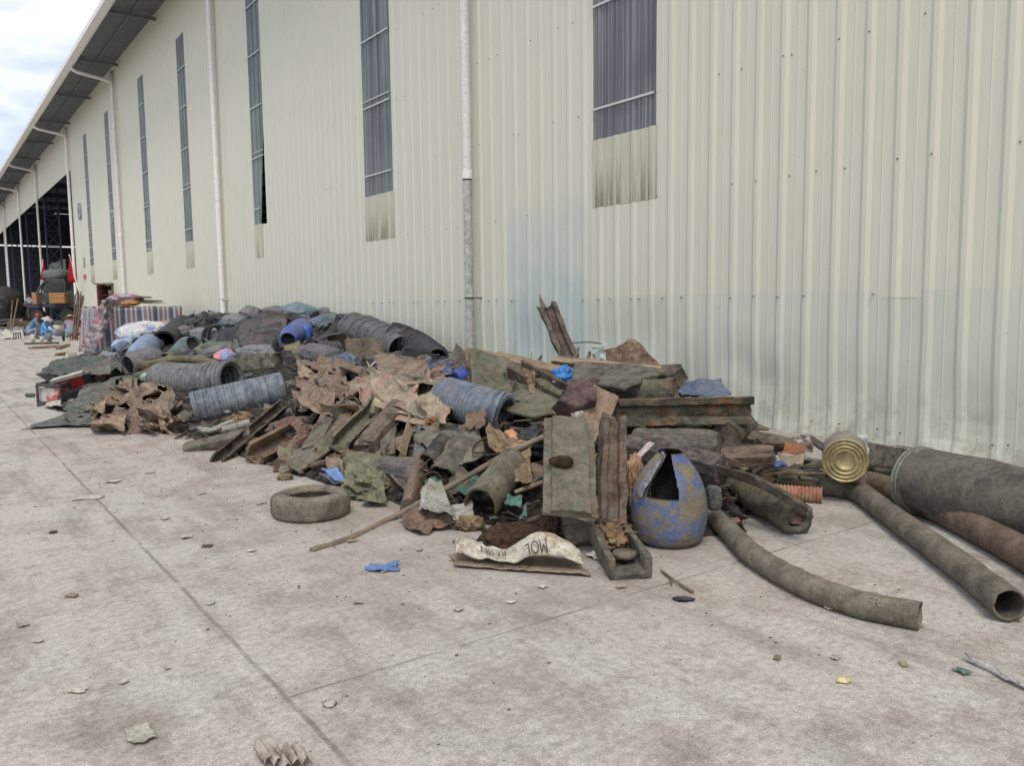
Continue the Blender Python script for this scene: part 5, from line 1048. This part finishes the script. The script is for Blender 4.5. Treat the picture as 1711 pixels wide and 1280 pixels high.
# stall with striped tarpaulin
def stripe_mat():
    m, nt, b = base('striped_tarpaulin'); L = nt.links.new
    at = node(nt, 'ShaderNodeAttribute', attribute_name='g').outputs['Vector']; x = node(nt, 'ShaderNodeSeparateXYZ', {0: at}).outputs[0]
    f = math_(nt, 'FRACT', math_(nt, 'MULTIPLY', x, 1.9)); cr = node(nt, 'ShaderNodeValToRGB', {0: f}); e = cr.color_ramp; e.interpolation = 'CONSTANT'
    cols = [(0, (64, 70, 98)), (.2, (172, 170, 178)), (.32, (128, 104, 110)), (.52, (176, 172, 176)), (.64, (110, 94, 102)), (.78, (164, 162, 170)), (.9, (72, 84, 88))]
    e.elements[0].color = S(*cols[0][1]); e.elements[1].position = cols[1][0]; e.elements[1].color = S(*cols[1][1])
    for p, c in cols[2:]: el = e.elements.new(p); el.color = S(*c)
    n = nz(nt, at, 4, 6, .6); c = mixc(nt, math_(nt, 'MULTIPLY', rng(nt, n, .4, .65), .35), cr.outputs[0], S(150, 144, 138)); L(c, b.inputs['Base Color']); b.inputs['Roughness'].default_value = .5
    L(node(nt, 'ShaderNodeBump', {'Strength': .4, 'Distance': .05, 'Height': nz(nt, at, 2.5, 4)}).outputs[0], b.inputs['Normal']); return m
TX0, TX1, TY0, TY1, TZ = 4.95, 7.75, 31.0, 33.9, 1.6
t = thing('covered_stall', (6.3, 33, 0), 'box-shaped stall draped to the ground in blue, white and maroon striped tarpaulin', 'stall')
per = [(TX0, TY1), (TX0, TY0), (TX1, TY0), (TX1 + .1, TY1)]; m = M(); path = []; 
for (a, b_), (c, d) in zip(per, per[1:]):
    n_ = int(math.hypot(c - a, d - b_) / .09)
    for k in range(n_): path.append((a + (c - a) * k / n_, b_ + (d - b_) * k / n_))
path.append(per[-1]); vs = []; g = []; NZ = 12
for i, (x, y) in enumerate(path):
    for k in range(NZ + 1):
        z = TZ * (1 - k / NZ); fl = .16 * (k / NZ) * math.sin(i * .55 + .8 * math.sin(i * .21)); nx_, ny_ = ((-1, 0) if x <= TX0 + .01 else (0, -1))
        vs.append((x + nx_ * (fl + .05 * k / NZ), y + ny_ * (fl + .1 * k / NZ), max(z + (.03 * math.sin(i * .4) if k == 0 else 0), .02))); g.append((i * .09, z * .2, 0))
m.add(vs, [[i * (NZ + 1) + k, i * (NZ + 1) + k + 1, (i + 1) * (NZ + 1) + k + 1, (i + 1) * (NZ + 1) + k] for i in range(len(path) - 1) for k in range(NZ)], g, 0, True); build('side_drape', m, stripe_mat(), t, solid=.01)
m = M(); mesh_sheet(m, lambda u, v: V((TX0 + (TX1 - TX0) * u, TY0 + (TY1 - TY0) * v, TZ + .02)), 30, 30, .05, 1.2, .0); build('top_cover', m, mat('grey_cover', (172, 168, 160), (138, 134, 128)), t, solid=.01)
SHT('blanket', 'patterned red, white and dark blanket hanging off the left corner of the striped stall', [(172, 502), (206, 500), (160, 586), (133, 588)], mat('patterned_blanket', (190, 178, 182), (70, 72, 82), (166, 74, 90), sc_=5, dust=.15), 'blanket', amp=.12, s=2, nx=20, ny=36, place=lambda x, y, o: Q(x, y, 27.6 - max(0, x - 180) * -.06))
LMP('cloth_pile', 'pile of patterned cloth on the striped stall', (208, 500, 0, 30.6), 26, .5, 9, MATS['patterned_blanket'], 'cloth', amp=.25, s=2)
LMP('cloth_pile', 'orange-brown cloth lying at the front edge of the striped stall', (215, 507, 0, 29.9), 16, .3, 4.5, mat('orange_cloth', (188, 132, 72), (146, 96, 56)), 'cloth', amp=.3, s=2)
for x0, x1, y, lab in ((192, 244, 494, 'upper thin grey board on the striped stall'), (205, 262, 500, 'lower thin grey board on the striped stall'), (226, 268, 504, 'pale short board on the striped stall')):
    m = M(); bar(m, [Q(x0, y, 31.2), Q(x1, y + 3, 30.4)], 'plank', .5, .05, hint=(0, 0, 1), step=.5); one('thin_board', m, WOODG if 'grey' in lab else PAPW, lab, 'board')
# bags and drums below the stall
LMP('woven_sack', 'big white sack with a blue underside below the striped stall', (243, 557, 0, 22.6), 44, .8, 20, mat('white_blue_sack', (208, 206, 204), (176, 178, 184), (120, 138, 186), sc_=2.2), 'sack', amp=.14, s=1.6, sub=5)
LMP('sack', 'tan sack behind the black ribbed pipe', (278, 545, 0, 23.5), 26, .5, 9, SACKB, amp=.2)
LMP('woven_sack', 'sagging pale blue sack left of the black ribbed pipe', (222, 576, 0, 21.2), 30, .6, 14, BLUL, 'sack', amp=.16, s=1.6)
def drum2(label, a, b_, rpx, mt_, bung=True, mouth=False, aim=None):
    a, b_ = (Qc(a[0], a[1], a[3] if len(a) == 4 else 40, .5 if mouth else .25), pt(b_)); r = pw(a, rpx)
    if aim: b_ = a + (ex * aim[0] + ey * aim[1] + ez * aim[2]).normalized() * aim[3]
    L_ = (b_ - a).length; t = thing('plastic_drum', a, label, 'drum'); m = M(); d = (b_ - a).normalized()
    if mouth: prof = [(.1 * L_, r * .6), (.0, r * .62), (0, r * .7), (.04 * L_, r * .72), (.07 * L_, r * .74), (.18 * L_, r * .96), (.22 * L_, r), (.8 * L_, r), (.95 * L_, r * .9), (L_, r * .7), (L_, .001)]
    else: prof = [(0, .001), (0, r * .72), (.05 * L_, r * .9), (.14 * L_, r), (.3 * L_, r), (.32 * L_, r * 1.025), (.34 * L_, r), (.66 * L_, r), (.68 * L_, r * 1.025), (.7 * L_, r), (.86 * L_, r), (.95 * L_, r * .9), (L_, r * .72), (L_, .001)]
    lathe(m, a, d, prof, 36, wob=.012 * r / .25); build('body', m, mt_, t)
    m = M()
    if mouth: lathe(m, a, d, [(.1 * L_, r * .6), (.12 * L_, .001)], 36); build('mouth_shade_disc', m, BLKP, t)  # black disc closes the mouth; the hollow's shade is put into its colour
    else:
        s_ = d.orthogonal().normalized(); lathe(m, a + s_ * r * .42, -d, [(0, r * .13), (.03, r * .13), (.03, .001)], 14); build('bung', m, BLKP, t)
    return t
drum2('grey drum with a dark round mouth facing the yard', (213, 612, .6), (240, 600, .1), 25, MAUV, mouth=True, aim=(.5, .85, .12, .7))
drum2('pale blue drum standing tilted under the black ribbed pipe', (232, 598, .6), (252, 575, .7), 22, BLUL)
drum2('teal barrel with an open dark mouth right of the black ribbed pipe', (326, 576, 0, 18.4), (303, 594, 0, 19.4), 24, TEAL, mouth=True, aim=(-.7, .45, -.5, .85))
drum2('grey-lilac drum lying along the wall on the skyline of the pile', (586, 524, 0, 20.6), (532, 529, 0, 21.2), 15, MAUV)
drum2('pale teal drum in front of the grey-lilac drum on the skyline', (565, 534, 0, 20.), (535, 538, 0, 20.4), 13, TEAL)
t = drum2('dark grey rounded drum with a white paper label', (622, 546, 0, 18.6), (566, 541, 0, 19.4), 19, mat('slate_plastic', (92, 98, 104), (70, 76, 82), rough=.45, spec=.4))
m = M(); c = Qc(588, 531, 18.65); box(m, c, ex * .14 - ez * .012, ey * .1 + ez * .02, V((-.05, -.3, .9)) * .006); build('paper_label', m, PAPW, t)
drum2('bright blue drum lying with its open dark mouth towards the yard', (481, 568, 0, 18.3), (506, 546, 0, 19.3), 19.5, BLUP, mouth=True)
LMP('blue_canister', 'bright blue canister with a pale strap right of the open blue drum', (509, 557, 0, 18.2), 12.5, .22, 16, mat('vivid_blue_plastic', (64, 108, 206), (48, 84, 172), rough=.35, spec=.5, dust=.15), 'canister', amp=.08, squ=.7)
LMP('blue_sack', 'big pale teal-blue sack on the skyline behind the charcoal panel', (500, 524, 0, 20.8), 29, .5, 19, mat('teal_blue_sack', (124, 146, 162), (92, 114, 132), sc_=3, rough=.5), 'sack', amp=.13, s=1.6, sub=5)
LMP('mauve_bag', 'flat mauve bag right of the charcoal panel on the skyline', (464, 519, 0, 21.2), 26, .4, 8, MAUV, 'bag', amp=.16)
LMP('knotted_bag', 'grey-mauve bag with a dark knot at the top on the skyline', (420, 525, 0, 21.4), 20, .4, 13, MAUV, 'bag', amp=.2, s=1.8)
LMP('bag_knot', 'dark twisted knot of film on the grey-mauve bag', (416, 513, 0, 21.2), 5, .08, 2.5, BLKP, 'film', amp=.4)
LMP('pale_bag', 'hazy pale grey bag left of the grey-mauve bag on the skyline', (392, 538, 0, 21), 18, .4, 14, GRYB, 'bag', amp=.18)
LMP('dark_bag', 'dark dusty bag right of the black ribbed pipe by the wall', (328, 540, 0, 22.4), 20, .4, 8, CHAR, 'bag', amp=.25)
# charcoal panel folded
p = Qc(430, 545, 19.6); t = thing('charcoal_panel', p, 'big folded charcoal plastic panel leaning on the top of the pile', 'panel')
m = M(); mesh_sheet(m, lambda u, v: Qc((396 + 48 * u) * (1 - v) + (372 + 56 * u) * v, (542 - 24 * u) * (1 - v) + (572 - 8 * u) * v, 19.4 + .3 * (1 - v)), 14, 10, .01, 1, 0); build('left_leaf', m, CHAR, t, solid=.03)
m = M(); mesh_sheet(m, lambda u, v: Qc((444 + 37 * u) * (1 - v) + (428 + 50 * u) * v, (518 + 5 * u) * (1 - v) + (562 - 14 * u) * v, 19.4 + .3 * (1 - v) + .5 * u), 12, 10, .01, 1, 0); build('right_leaf', m, mat('charcoal_plastic_pale', (86, 80, 84), (66, 61, 66), rough=.5), t, solid=.03)  # this leaf is a paler charcoal than the left one
for c4, lab, mt_ in (([(425, 552), (470, 540), (478, 566), (430, 572)], 'crumpled black film under the charcoal panel', BLKP), ([(398, 558), (442, 562), (452, 582), (400, 580)], 'dusky purple plastic plate left of the open blue drum', mat('purple_plate', (84, 72, 78), (62, 54, 60))), ([(442, 562), (470, 558), (474, 588), (446, 584)], 'black ribbed plate beside the open blue drum', BLKP)):
    SHT('plastic_plate', lab, c4, mt_, 'plastic', amp=.06, s=2.5, nx=16, ny=14, place=lambda x, y, o: Qc(x, y, 18.6), solid=.02)
# tub with black rim
p = Qc(348, 560, 20.2); t = thing('plastic_tub', p, 'blue-grey plastic tub tipped on its side with black double rim', 'tub'); e1 = (Q(345, 570, 20) - Q(372, 556, 20.3)) / 2; e2 = ey * .25 + ez * .02; e3 = (Q(330, 562, 20) - Q(340, 545, 20.2)) / 2
m = M(); box(m, p, ex * pw(p, 25), e2, ez * pw(p, 11)); build('shell', m, GRYB, t, bevel=.04)
m = M(); 
for k in (0, .12): dq = depth(p) - .35; tube(m, [Q(338 + k * 60, 572, dq), Q(342 + k * 60, 552 - k * 10, dq), Q(358 + k * 40, 544 - k * 8, dq), Q(372, 556, dq + .1)], .04, 8)
build('rim', m, BLKP, t)
LMP('canister', 'streaked green and red canister behind the mottled block', (368, 580, 0, 17.6), 34, .25, 9, mat('streaked_green', (98, 110, 96), (70, 82, 74), (134, 84, 78), sc_=3), amp=.1, squ=.7)
TUB('handle_pipe', 'bent grey-green pipe handle over the streaked canister', [(345, 575, 0, 17.4), (372, 566, 0, 17.2), (393, 570, 0, 17.1), (399, 590, 0, 17.)], 3.5, TEAL, 'pipe', n=10)
LMP('printed_bag', 'blue and pink printed bag left of the mottled block', (377, 598, 0, 15.6), 18, .25, 14, mat('blue_pink_print', (146, 160, 206), (112, 126, 176), (218, 138, 142), sc_=3, rough=.4), 'bag', amp=.2)
LMP('grey_sack', 'grey plastic sack lying behind the mottled block', (436, 586, 0, 16.8), 40, .35, 11, GRYB, 'sack', amp=.16, s=1.7)
p = Qc(438, 606, 14.6); t = thing('mottled_block', p, 'mottled grey-green block with a dark end above the ribbed pipe', 'block')
m = M(); bar(m, [Qc(393, 608, 14.4), Qc(468, 603, 14.4)], 'plank', pw(p, 30), .4, V((-.5, -.8, .1)), ns=.02); build('body', m, FOAM, t, bevel=.03)
m = M(); bar(m, [Qc(468.5, 603, 14.42), Qc(486, 600, 14.6)], 'plank', pw(p, 31), .38, V((-.5, -.8, .1)), ns=.02, tap=(1, .8)); build('dark_end', m, CHAR, t, bevel=.03)  # charcoal piece, darker than the rest of the block
SHT('khaki_strip', 'looped khaki strip above the right end of the mottled block', [(468, 584), (500, 574), (504, 590), (478, 600)], HOSK, 'strip', amp=.08, s=3, nx=18, ny=12, place=lambda x, y, o: Qc(x, y, 15.4), solid=.04)
LMP('grey_canister', 'purplish grey dented canister left of the square brown board', (540, 594, 0, 15.4), 40, .25, 17, mat('purple_grey_plastic', (112, 112, 124), (84, 84, 96), rough=.5), 'canister', amp=.1, squ=.75, tilt=.25)
TUB('coiled_duct', 'black fine-ribbed flexible duct curling beside the open blue drum', [(520, 578, 0, 17.4), (545, 566, 0, 17.6), (562, 548, 0, 18.), (570, 532, 0, 18.4)], 9, BLKP, 'duct', rib=.022, pitch=.085, n=24)
TUB('finned_duct', 'fat black duct with widely spaced fins lying along the wall', [(590, 552, 0, 17.6), (630, 566, 0, 16.9), (672, 586, 0, 16.2)], 23, MATS['slate_plastic'], 'duct', rib=.1, pitch=.34, n=40, fin=1, wall=.03)
TUB('corrugated_duct', 'black corrugated duct with close ribs tapering down to the right along the wall', [(660, 562, 0, 16.2), (696, 576, 0, 15.8), (730, 602, 0, 15.2)], 19, CHAR, 'duct', rib=.05, pitch=.17, n=40, fin=1, wall=.03)
TUB('bent_rod', 'bent black rod standing out above the finned duct', [(648, 556, 0, 16.8), (654, 542, 0, 16.8), (662, 540, 0, 16.8), (686, 547, 0, 16.8)], 1.6, BLKP, 'rod', n=6)
TUB('hook_rod', 'thin black hoop rod right of the corrugated duct', [(744, 594, 0, 15), (750, 588, 0, 15), (758, 590, 0, 15), (764, 600, 0, 15)], 1.2, BLKP, 'rod', n=6)
for c4, lab in (([(648, 590), (722, 588), (728, 606), (652, 608)], 'black plastic tray under the corrugated duct'), ([(728, 592), (766, 598), (780, 618), (735, 612)], 'dark grey plate leaning at the right end of the corrugated duct')):
    SHT('plastic_tray', lab, c4, BLKP if 'tray' in lab else CHAR, 'tray', amp=.05, s=2, nx=14, ny=10, place=lambda x, y, o: Qc(x, y, 14.9), solid=.03)
# open carton and square board
p = Qc(563, 578, 15.9); t = thing('open_carton', p, 'grey open carton with a beige inside left of the square brown board', 'carton'); ax_, bx_ = ex * pw(p, 17), (ey * .8 - ex * .2) * .22; cz = ez * pw(p, 18)
m = M(); box(m, p + bx_, ax_, bx_ * .06, cz); box(m, p - cz, ax_, bx_, cz * .04); box(m, p - ax_, ax_ * .04, bx_, cz); box(m, p + ax_, ax_ * .04, bx_, cz); build('walls', m, SACKB, t)
m = M(); box(m, p + cz * 1.12 - ax_ * .2, ax_ * 1.15 + cz * .25, bx_ * 1.2, cz * .05); build('lid_flap', m, CHAR, t)
p = Qc(610, 590, 14.9); m = M(); bar(m, [Qc(580, 592, 15.0, .3), Qc(640, 589, 14.8, .3)], 'plank', pw(p, 50), .12, V((-.5, -.85, .25)), ns=.012, jag=.02); one('square_board', m, mat('reddish_stained_board', (112, 102, 88), (84, 76, 66), (110, 82, 74), sc_=3, dust=.3), 'thick square brown board standing on edge in the middle of the pile', 'board', bevel=.015)
LMP('foam_pad', 'blue-grey pebbled pad right below the square brown board', (644, 633, .2), 18, .18, 9, mat('pebbled_pad', (104, 112, 124), (72, 80, 90), sc_=20, bump=1), 'pad', amp=.12, squ=.6)
# jerrycan
p = Qc(676, 617, 12.6); t = thing('jerrycan', p, 'pale grey jerrycan lying on its side below the black tray', 'jerrycan')
m = M(); lump(m, p, pw(p, 21), .16, pw(p, 12), EXA, .06, 2, 4, squ=.55, tilt=.22); build('body', m, mat('pale_grey_plastic', (156, 158, 158), (124, 126, 128), rough=.45), t)
m = M(); dq = depth(p) - .2; tube(m, [Q(668, 610, dq), Q(672, 603, dq), Q(686, 601, dq), Q(690, 607, dq)], .02, 8); build('handle', m, MATS['pale_grey_plastic'], t)
m = M(); tube(m, [Q(657, 614, dq), Q(654, 612, dq - .03)], .03, 12); build('cap', m, CHAR, t)
SHT('blue_jacket', 'blue cloth jacket right of the pale grey jerrycan', [(695, 608), (745, 608), (757, 634), (700, 630)], JEAN, 'jacket', amp=.1, s=3, place=lambda x, y, o: Qc(x, y, 12.8), nx=24, ny=18, solid=.02)
LMP('grey_hood', 'grey rounded plastic hood above the blue cloth jacket', (709, 601, 0, 13.4), 13, .15, 8, GRYB, 'hood', amp=.1)
drum2('royal blue bucket lying at the left edge of the concave panel', (779, 626, 0, 12.), (762, 634, 0, 12.3), 16, mat('royal_blue_plastic', (54, 86, 186), (40, 66, 150), rough=.4, spec=.5, dust=.15))
SHT('brown_cloth', 'brown cloth crumpled above the small ribbed pipe', [(652, 640), (735, 612), (745, 640), (680, 660)], CLOB, 'cloth', amp=.09, s=4, out=.25)
SHT('cream_sheet', 'cream paper sheet on the brown cloth', [(690, 636), (722, 622), (726, 634), (698, 646)], mat('cream_paper', (206, 198, 164), (176, 168, 136)), 'paper', amp=.03, s=4, out=.42, nx=14, ny=10)
SHT('grey_strip', 'blue-grey plastic strip across the beige sacking', [(600, 668), (640, 652), (652, 656), (610, 676)], mat('blue_grey_strip', (112, 120, 130), (84, 92, 102)), 'strip', amp=.03, s=4, out=.36, nx=16, ny=8)
TUB('white_rod', 'thin white rod sticking up from the cardboard stack', [(616, 614, 0, 13.2), (630, 603, 0, 13.)], 1.6, PAPW, 'rod', n=6)

# --- pieces of the heap that nothing tells apart
random.seed(23)
CLEAR = [(380, 508, 482, 566), (462, 535, 522, 590), (256, 600, 398, 668), (485, 608, 640, 705), (312, 612, 484, 716), (45, 620, 165, 690), (585, 530, 740, 608), (578, 565, 645, 622), (190, 585, 250, 640), (285, 555, 345, 605)]
def clear(p):
    x, y = proj(p); return any(a < x < c and b_ < y < d for a, b_, c, d in CLEAR)
for k in range(60):
    y = random.uniform(11, 26); x = random.uniform(3.2, 7.9); h = heap(x, y)
    if h < .25 or clear((x, y, h)): continue
    m = M(); lump(m, V((x, y, h - .02)), random.uniform(.16, .4), random.uniform(.14, .28), random.uniform(.1, .2), random.random() * 6, .34, 2.6, 4, tilt=random.uniform(-.4, .4))
    one('dusty_bag', m, random.choice((GRYB, MAUV, TEAL, CHAR, CHAR, CANV, BTARP, BLKP, MATS['slate_plastic'])), 'dusty stuffed plastic bag among the drums and pipes of the far pile', 'bag', 'dusty bags among the drums of the far pile')
for k in range(34):
    y = random.uniform(12.5, 24); x = random.uniform(3.2, 7.8); h = heap(x, y)
    if h < .3 or clear((x, y, h)): continue
    a = random.random() * 6.3; d = V((math.cos(a), math.sin(a), random.gauss(0, .25))).normalized() * random.uniform(.16, .36); c = V((x, y, h + .02)); r = random.uniform(.1, .2)
    m = M(); tube(m, [c - d, c + d], r, n=26, wall=.02 if k % 2 else 0, rib=(.012 if k % 3 == 0 else 0), pitch=.08, groove=1, wob=.012, dome=0 if k % 2 else r * .5)
    one('plastic_container', m, random.choice((BLKP, CHAR, CHAR, MATS['slate_plastic'], BLUP, TEAL, BLKP, JEAN)), 'dusty piece of plastic barrel or duct wedged into the far pile', 'container', 'barrel and duct pieces wedged into the far pile')
for k in range(70):
    y = random.uniform(11.5, 25); x = random.uniform(3, 8); h = heap(x, y)
    if h < .25 or clear((x, y, h)): continue
    c = V((x, y, h + .0)); d = V((random.gauss(0, 1), random.gauss(0, 1), random.gauss(0, .25))).normalized(); s_ = d.cross(V((random.gauss(0, .3), -.4, 1))).normalized(); L_ = random.uniform(.12, .34); wd = random.uniform(.08, .2)
    m = M(); mesh_sheet(m, lambda u, v: c + d * L_ * (u * 2 - 1) + s_ * wd * (v * 2 - 1), 16, 12, .05, 3, .1, fold=.3); one('plastic_shard', m, random.choice((CHAR, BLKP, GRYB, TEAL, BTARP, RUBG)), 'bent shard of dusty plastic among the drums and pipes of the far pile', 'plastic', 'bent plastic shards of the far pile', solid=.015)
for k in range(120):
    y = random.uniform(4.2, 11.8); x = random.uniform(2.6, 7.6); h = heap(x, y)
    if h < .12: continue
    c = V((x, y, h + random.uniform(-.09, -.01))); d = V((random.gauss(0, .8), random.gauss(-.3, .8), random.gauss(0, .25))).normalized(); L_ = random.uniform(.1, .3)
    m = M(); bar(m, [c - d * L_, c + d * L_], random.choice(('plank', 'plank', 'slab', 'angle', 'hump', 'chan')), random.uniform(.06, .2), random.uniform(.025, .09), V((random.gauss(-.3, .4), random.gauss(-.3, .4), 1)), ns=.014, jag=.05, tap=(1, random.uniform(.6, 1)))
    one('board_offcut', m, random.choice((RUBG, RUBO, WOODB, WOODD, WOODG, WOODM, RUBD, WOODB)), 'broken offcut of old board among the beams of the near heap', 'offcut', 'broken offcuts among the beams of the near heap', bevel=.005)
for k in range(80):
    y = random.uniform(3.9, 11.5); x = random.uniform(2.6, 7.8); h = heap(x, y)
    if h < .08 or clear((x, y, h)): continue
    c = V((x, y, h + .05)); d = V((random.gauss(0, 1), random.gauss(0, 1), random.gauss(0, .3))).normalized() * random.uniform(.1, .3); n_ = V((random.gauss(0, .05), random.gauss(0, .05), random.gauss(.02, .05)))
    m = M(); tube(m, [c - d, c + n_, c + d], random.uniform(.003, .009), 6, .04, wob=.004); one('twig', m, random.choice((WOODG, WOODB, WOODT, RUST)), 'thin twig or cane lying loose on the near heap', 'twig', 'loose twigs on the near heap')
for k in range(70):
    y = random.uniform(4, 11.5); x = random.uniform(2.7, 7.6); h = heap(x, y)
    if h < .1 or clear((x, y, h)): continue
    c = V((x, y, h + .01)); a = random.random() * 6.3; L_ = random.uniform(.05, .16); e1 = V((math.cos(a), math.sin(a), random.gauss(0, .2))) * L_; e2 = V((-math.sin(a), math.cos(a), random.gauss(0, .4))) * L_ * random.uniform(.4, .9)
    m = M(); mesh_sheet(m, lambda u, v: c + e1 * (u * 2 - 1) + e2 * (v * 2 - 1), 16, 14, .035, 9, .14, fold=.15); one('rag_scrap', m, random.choice((CLOB, CLOT, KRAFT2, SACKB, CANV, RUBG, CLOM, GRYB, CANVG)), 'small torn dusty rag caught between the boards of the near heap', 'rag', 'small torn rags on the near heap', solid=.004)
for k in range(22):
    p = G(random.uniform(-6, 130), random.uniform(559, 564)) + ey * random.uniform(0, 3); m = M(); r = random.uniform(.25, .5); lump(m, p + ez * r * .5, r, r * .8, r * .7, random.random() * 6, .25, 2.2, 3)
    one('goods_bag', m, random.choice((PAPW, MATS['patterned_blanket'], BTARP, CLOM, GRYB, KRAFT)), 'bag of sorted goods heaped behind the seated sorters', 'bag', 'bags of goods behind the sorters')
# --- litter on the yard
m = M()
for k in range(5):
    o_ = G(425 + k * 15, 1272 - abs(k - 2) * 4); mesh_sheet(m, lambda u, v: o_ + V((.035 * u, -.11 * v, .01 + .04 * math.sin(math.pi * u) * (1 - .3 * v))), 8, 10, .012, 14, .08)
one('crumpled_wrapper', m, mat('muddy_white_wrapper', (190, 184, 174), (120, 104, 94), sc_=9), 'crumpled muddy white wrapper at the near edge of the yard', 'wrapper', solid=.003)
def flat(label, x, y, a, b_, mt_, cat='scrap', rot=0, amp=.008, name=None, lift=.006, group=None):
    c = G(x, y); m = M(); cr, sr = math.cos(rot), math.sin(rot); wx, wy = pw(c, a), pw(c, b_) / .32
    mesh_sheet(m, lambda u, v: c + ex * ((u - .5) * wx * cr - (v - .5) * wy * sr) + ey * ((u - .5) * wx * sr + (v - .5) * wy * cr) + ez * lift, 12, 10, amp, 14, .16)
    return one(name or 'scrap', m, mt_, label, cat, group, solid=.003)
flat('blue crumpled film on the concrete left of the white sack', 640, 951, 48, 12, mat('blue_film', (104, 136, 184), (76, 106, 154), dust=.3), 'film', .1, .02, 'film_scrap')
LMP('pebble', 'white pebble beside the blue crumpled film', (640, 957, 0), 5, .015, 3.5, PAPW, sub=2)
flat('thin lilac-white strip of film at the right of the yard', 1668, 1132, 12, 40, mat('lilac_film', (204, 202, 206), (184, 180, 188)), 'film', .3, .03, 'film_scrap')
flat('small green scrap left of the lilac film strip', 1608, 1126, 16, 8, GRNP, 'scrap', .4, .012)
LMP('foam_piece', 'yellowish-white foam piece standing on the yard above the right corner', (1409, 1140, .0), 11, .022, 9, mat('yellow_foam', (222, 212, 170), (196, 182, 136), dust=.1), 'foam', amp=.3, s=3, sub=3)
LMP('stone', 'flat pale stone near the slab joint crossing', (551, 1178, 0), 11, .03, 5, PAPW, sub=3, amp=.25)
LMP('black_chip', 'small black chip alone on the left of the yard', (89, 891, 0), 6, .03, 4, BLKP, 'chip', sub=2, amp=.4)
LMP('dark_tuft', 'dark frayed tuft on the concrete right of the straw trough', (1142, 1003, 0), 13, .03, 4, CHAR, 'tuft', amp=.7, s=4)
m = M(); tube(m, [G(1104, 953, .01), G(1130, 972, .02), G(1158, 990, .01)], .007, 6, wob=.006); tube(m, [G(1118, 962, .012), G(1122, 978, .01)], .004, 5); one('twig', m, WOODB, 'thin dark twig on the concrete below the blue drum', 'twig')
flat('longest white paper scrap, far left on the yard', 148, 833, 44, 9, PAPW, 'paper', .2, .01, 'paper_scrap')
flat('white paper scrap below the joint left of the grey beam', 188, 806, 22, 6, PAPW, 'paper', -.2, .01, 'paper_scrap')
flat('torn greyish leaf-shaped paper at the lower left of the yard', 236, 1232, 34, 20, mat('greyish_paper', (186, 182, 170), (150, 146, 134)), 'paper', .7, .015, 'paper_scrap')
flat('white ragged strip of paper left of the muddy wrapper', 130, 1157, 30, 5, PAPW, 'paper', 0, .008, 'paper_scrap')
flat('small white chip of paper below the tyre', 420, 922, 13, 4, PAPW, 'paper', 0, .006, 'paper_scrap')
flat('thin brown splinter lying below the tyre', 346, 914, 16, 4, WOODB, 'splinter', 0, .006, 'splinter')
lit = [(275, 868), (38, 1045), (70, 1072), (205, 1140), (280, 1120), (316, 900), (600, 1010), (768, 1020), (905, 985), (1305, 1102), (1393, 1098), (1512, 1112), (1040, 985), (330, 830), (250, 790), (700, 920),  (430, 842), (585, 905), (1390, 1020), (360, 1010), (120, 1000), (1300, 980), (850, 1010)]
for i, (x, y) in enumerate(lit):
    flat('small dusty flake of litter lying flat on the bare concrete', x + random.uniform(-8, 8), y + random.uniform(-4, 4), random.uniform(7, 18), random.uniform(3, 6), random.choice((PAPW, MATS['greyish_paper'], MATS['greyish_paper'], SACKB)), 'litter', random.uniform(-1, 1), .008, 'litter_flake', group='flakes of litter on the bare concrete')
# grit and crumbs over the yard, thickest at the foot of the heap
m = M(); ip, iff = ico(1)
for k in range(4500):
    if k % 3: y = random.uniform(2.2, 15); x = max(.2, [1.6 + 0 * y, 2.4, 2.7][k % 3] - abs(random.gauss(0, .8)) + (1.6 if y < 4 else 0) * random.random() * 1.5)
    else: y = 1.4 + 9 * random.random() ** 1.6; x = random.uniform(-1.5, 6.5)
    if heap(x, y) > .05: continue
    s_ = .0015 + .006 * random.random() ** 5; c = V((x, y, s_ * .4)); a = random.random() * 6.3
    m.add([c + V(((p.x * math.cos(a) - p.y * math.sin(a)) * s_ * 1.6, (p.x * math.sin(a) + p.y * math.cos(a)) * s_, p.z * s_ * .6)) for p in ip], iff, None, random.choice((0, 0, 0, 1, 2)))
tag(build('grit', m, [mat('pale_grit', (172, 164, 150), (140, 132, 120), bump=0, dust=0), mat('brown_grit', (112, 98, 84), (84, 74, 64), bump=0, dust=0), mat('dark_grit', (80, 76, 70), (60, 58, 54), bump=0, dust=0)]), 'grit and crumbs scattered over the concrete', 'grit', None, 'stuff')
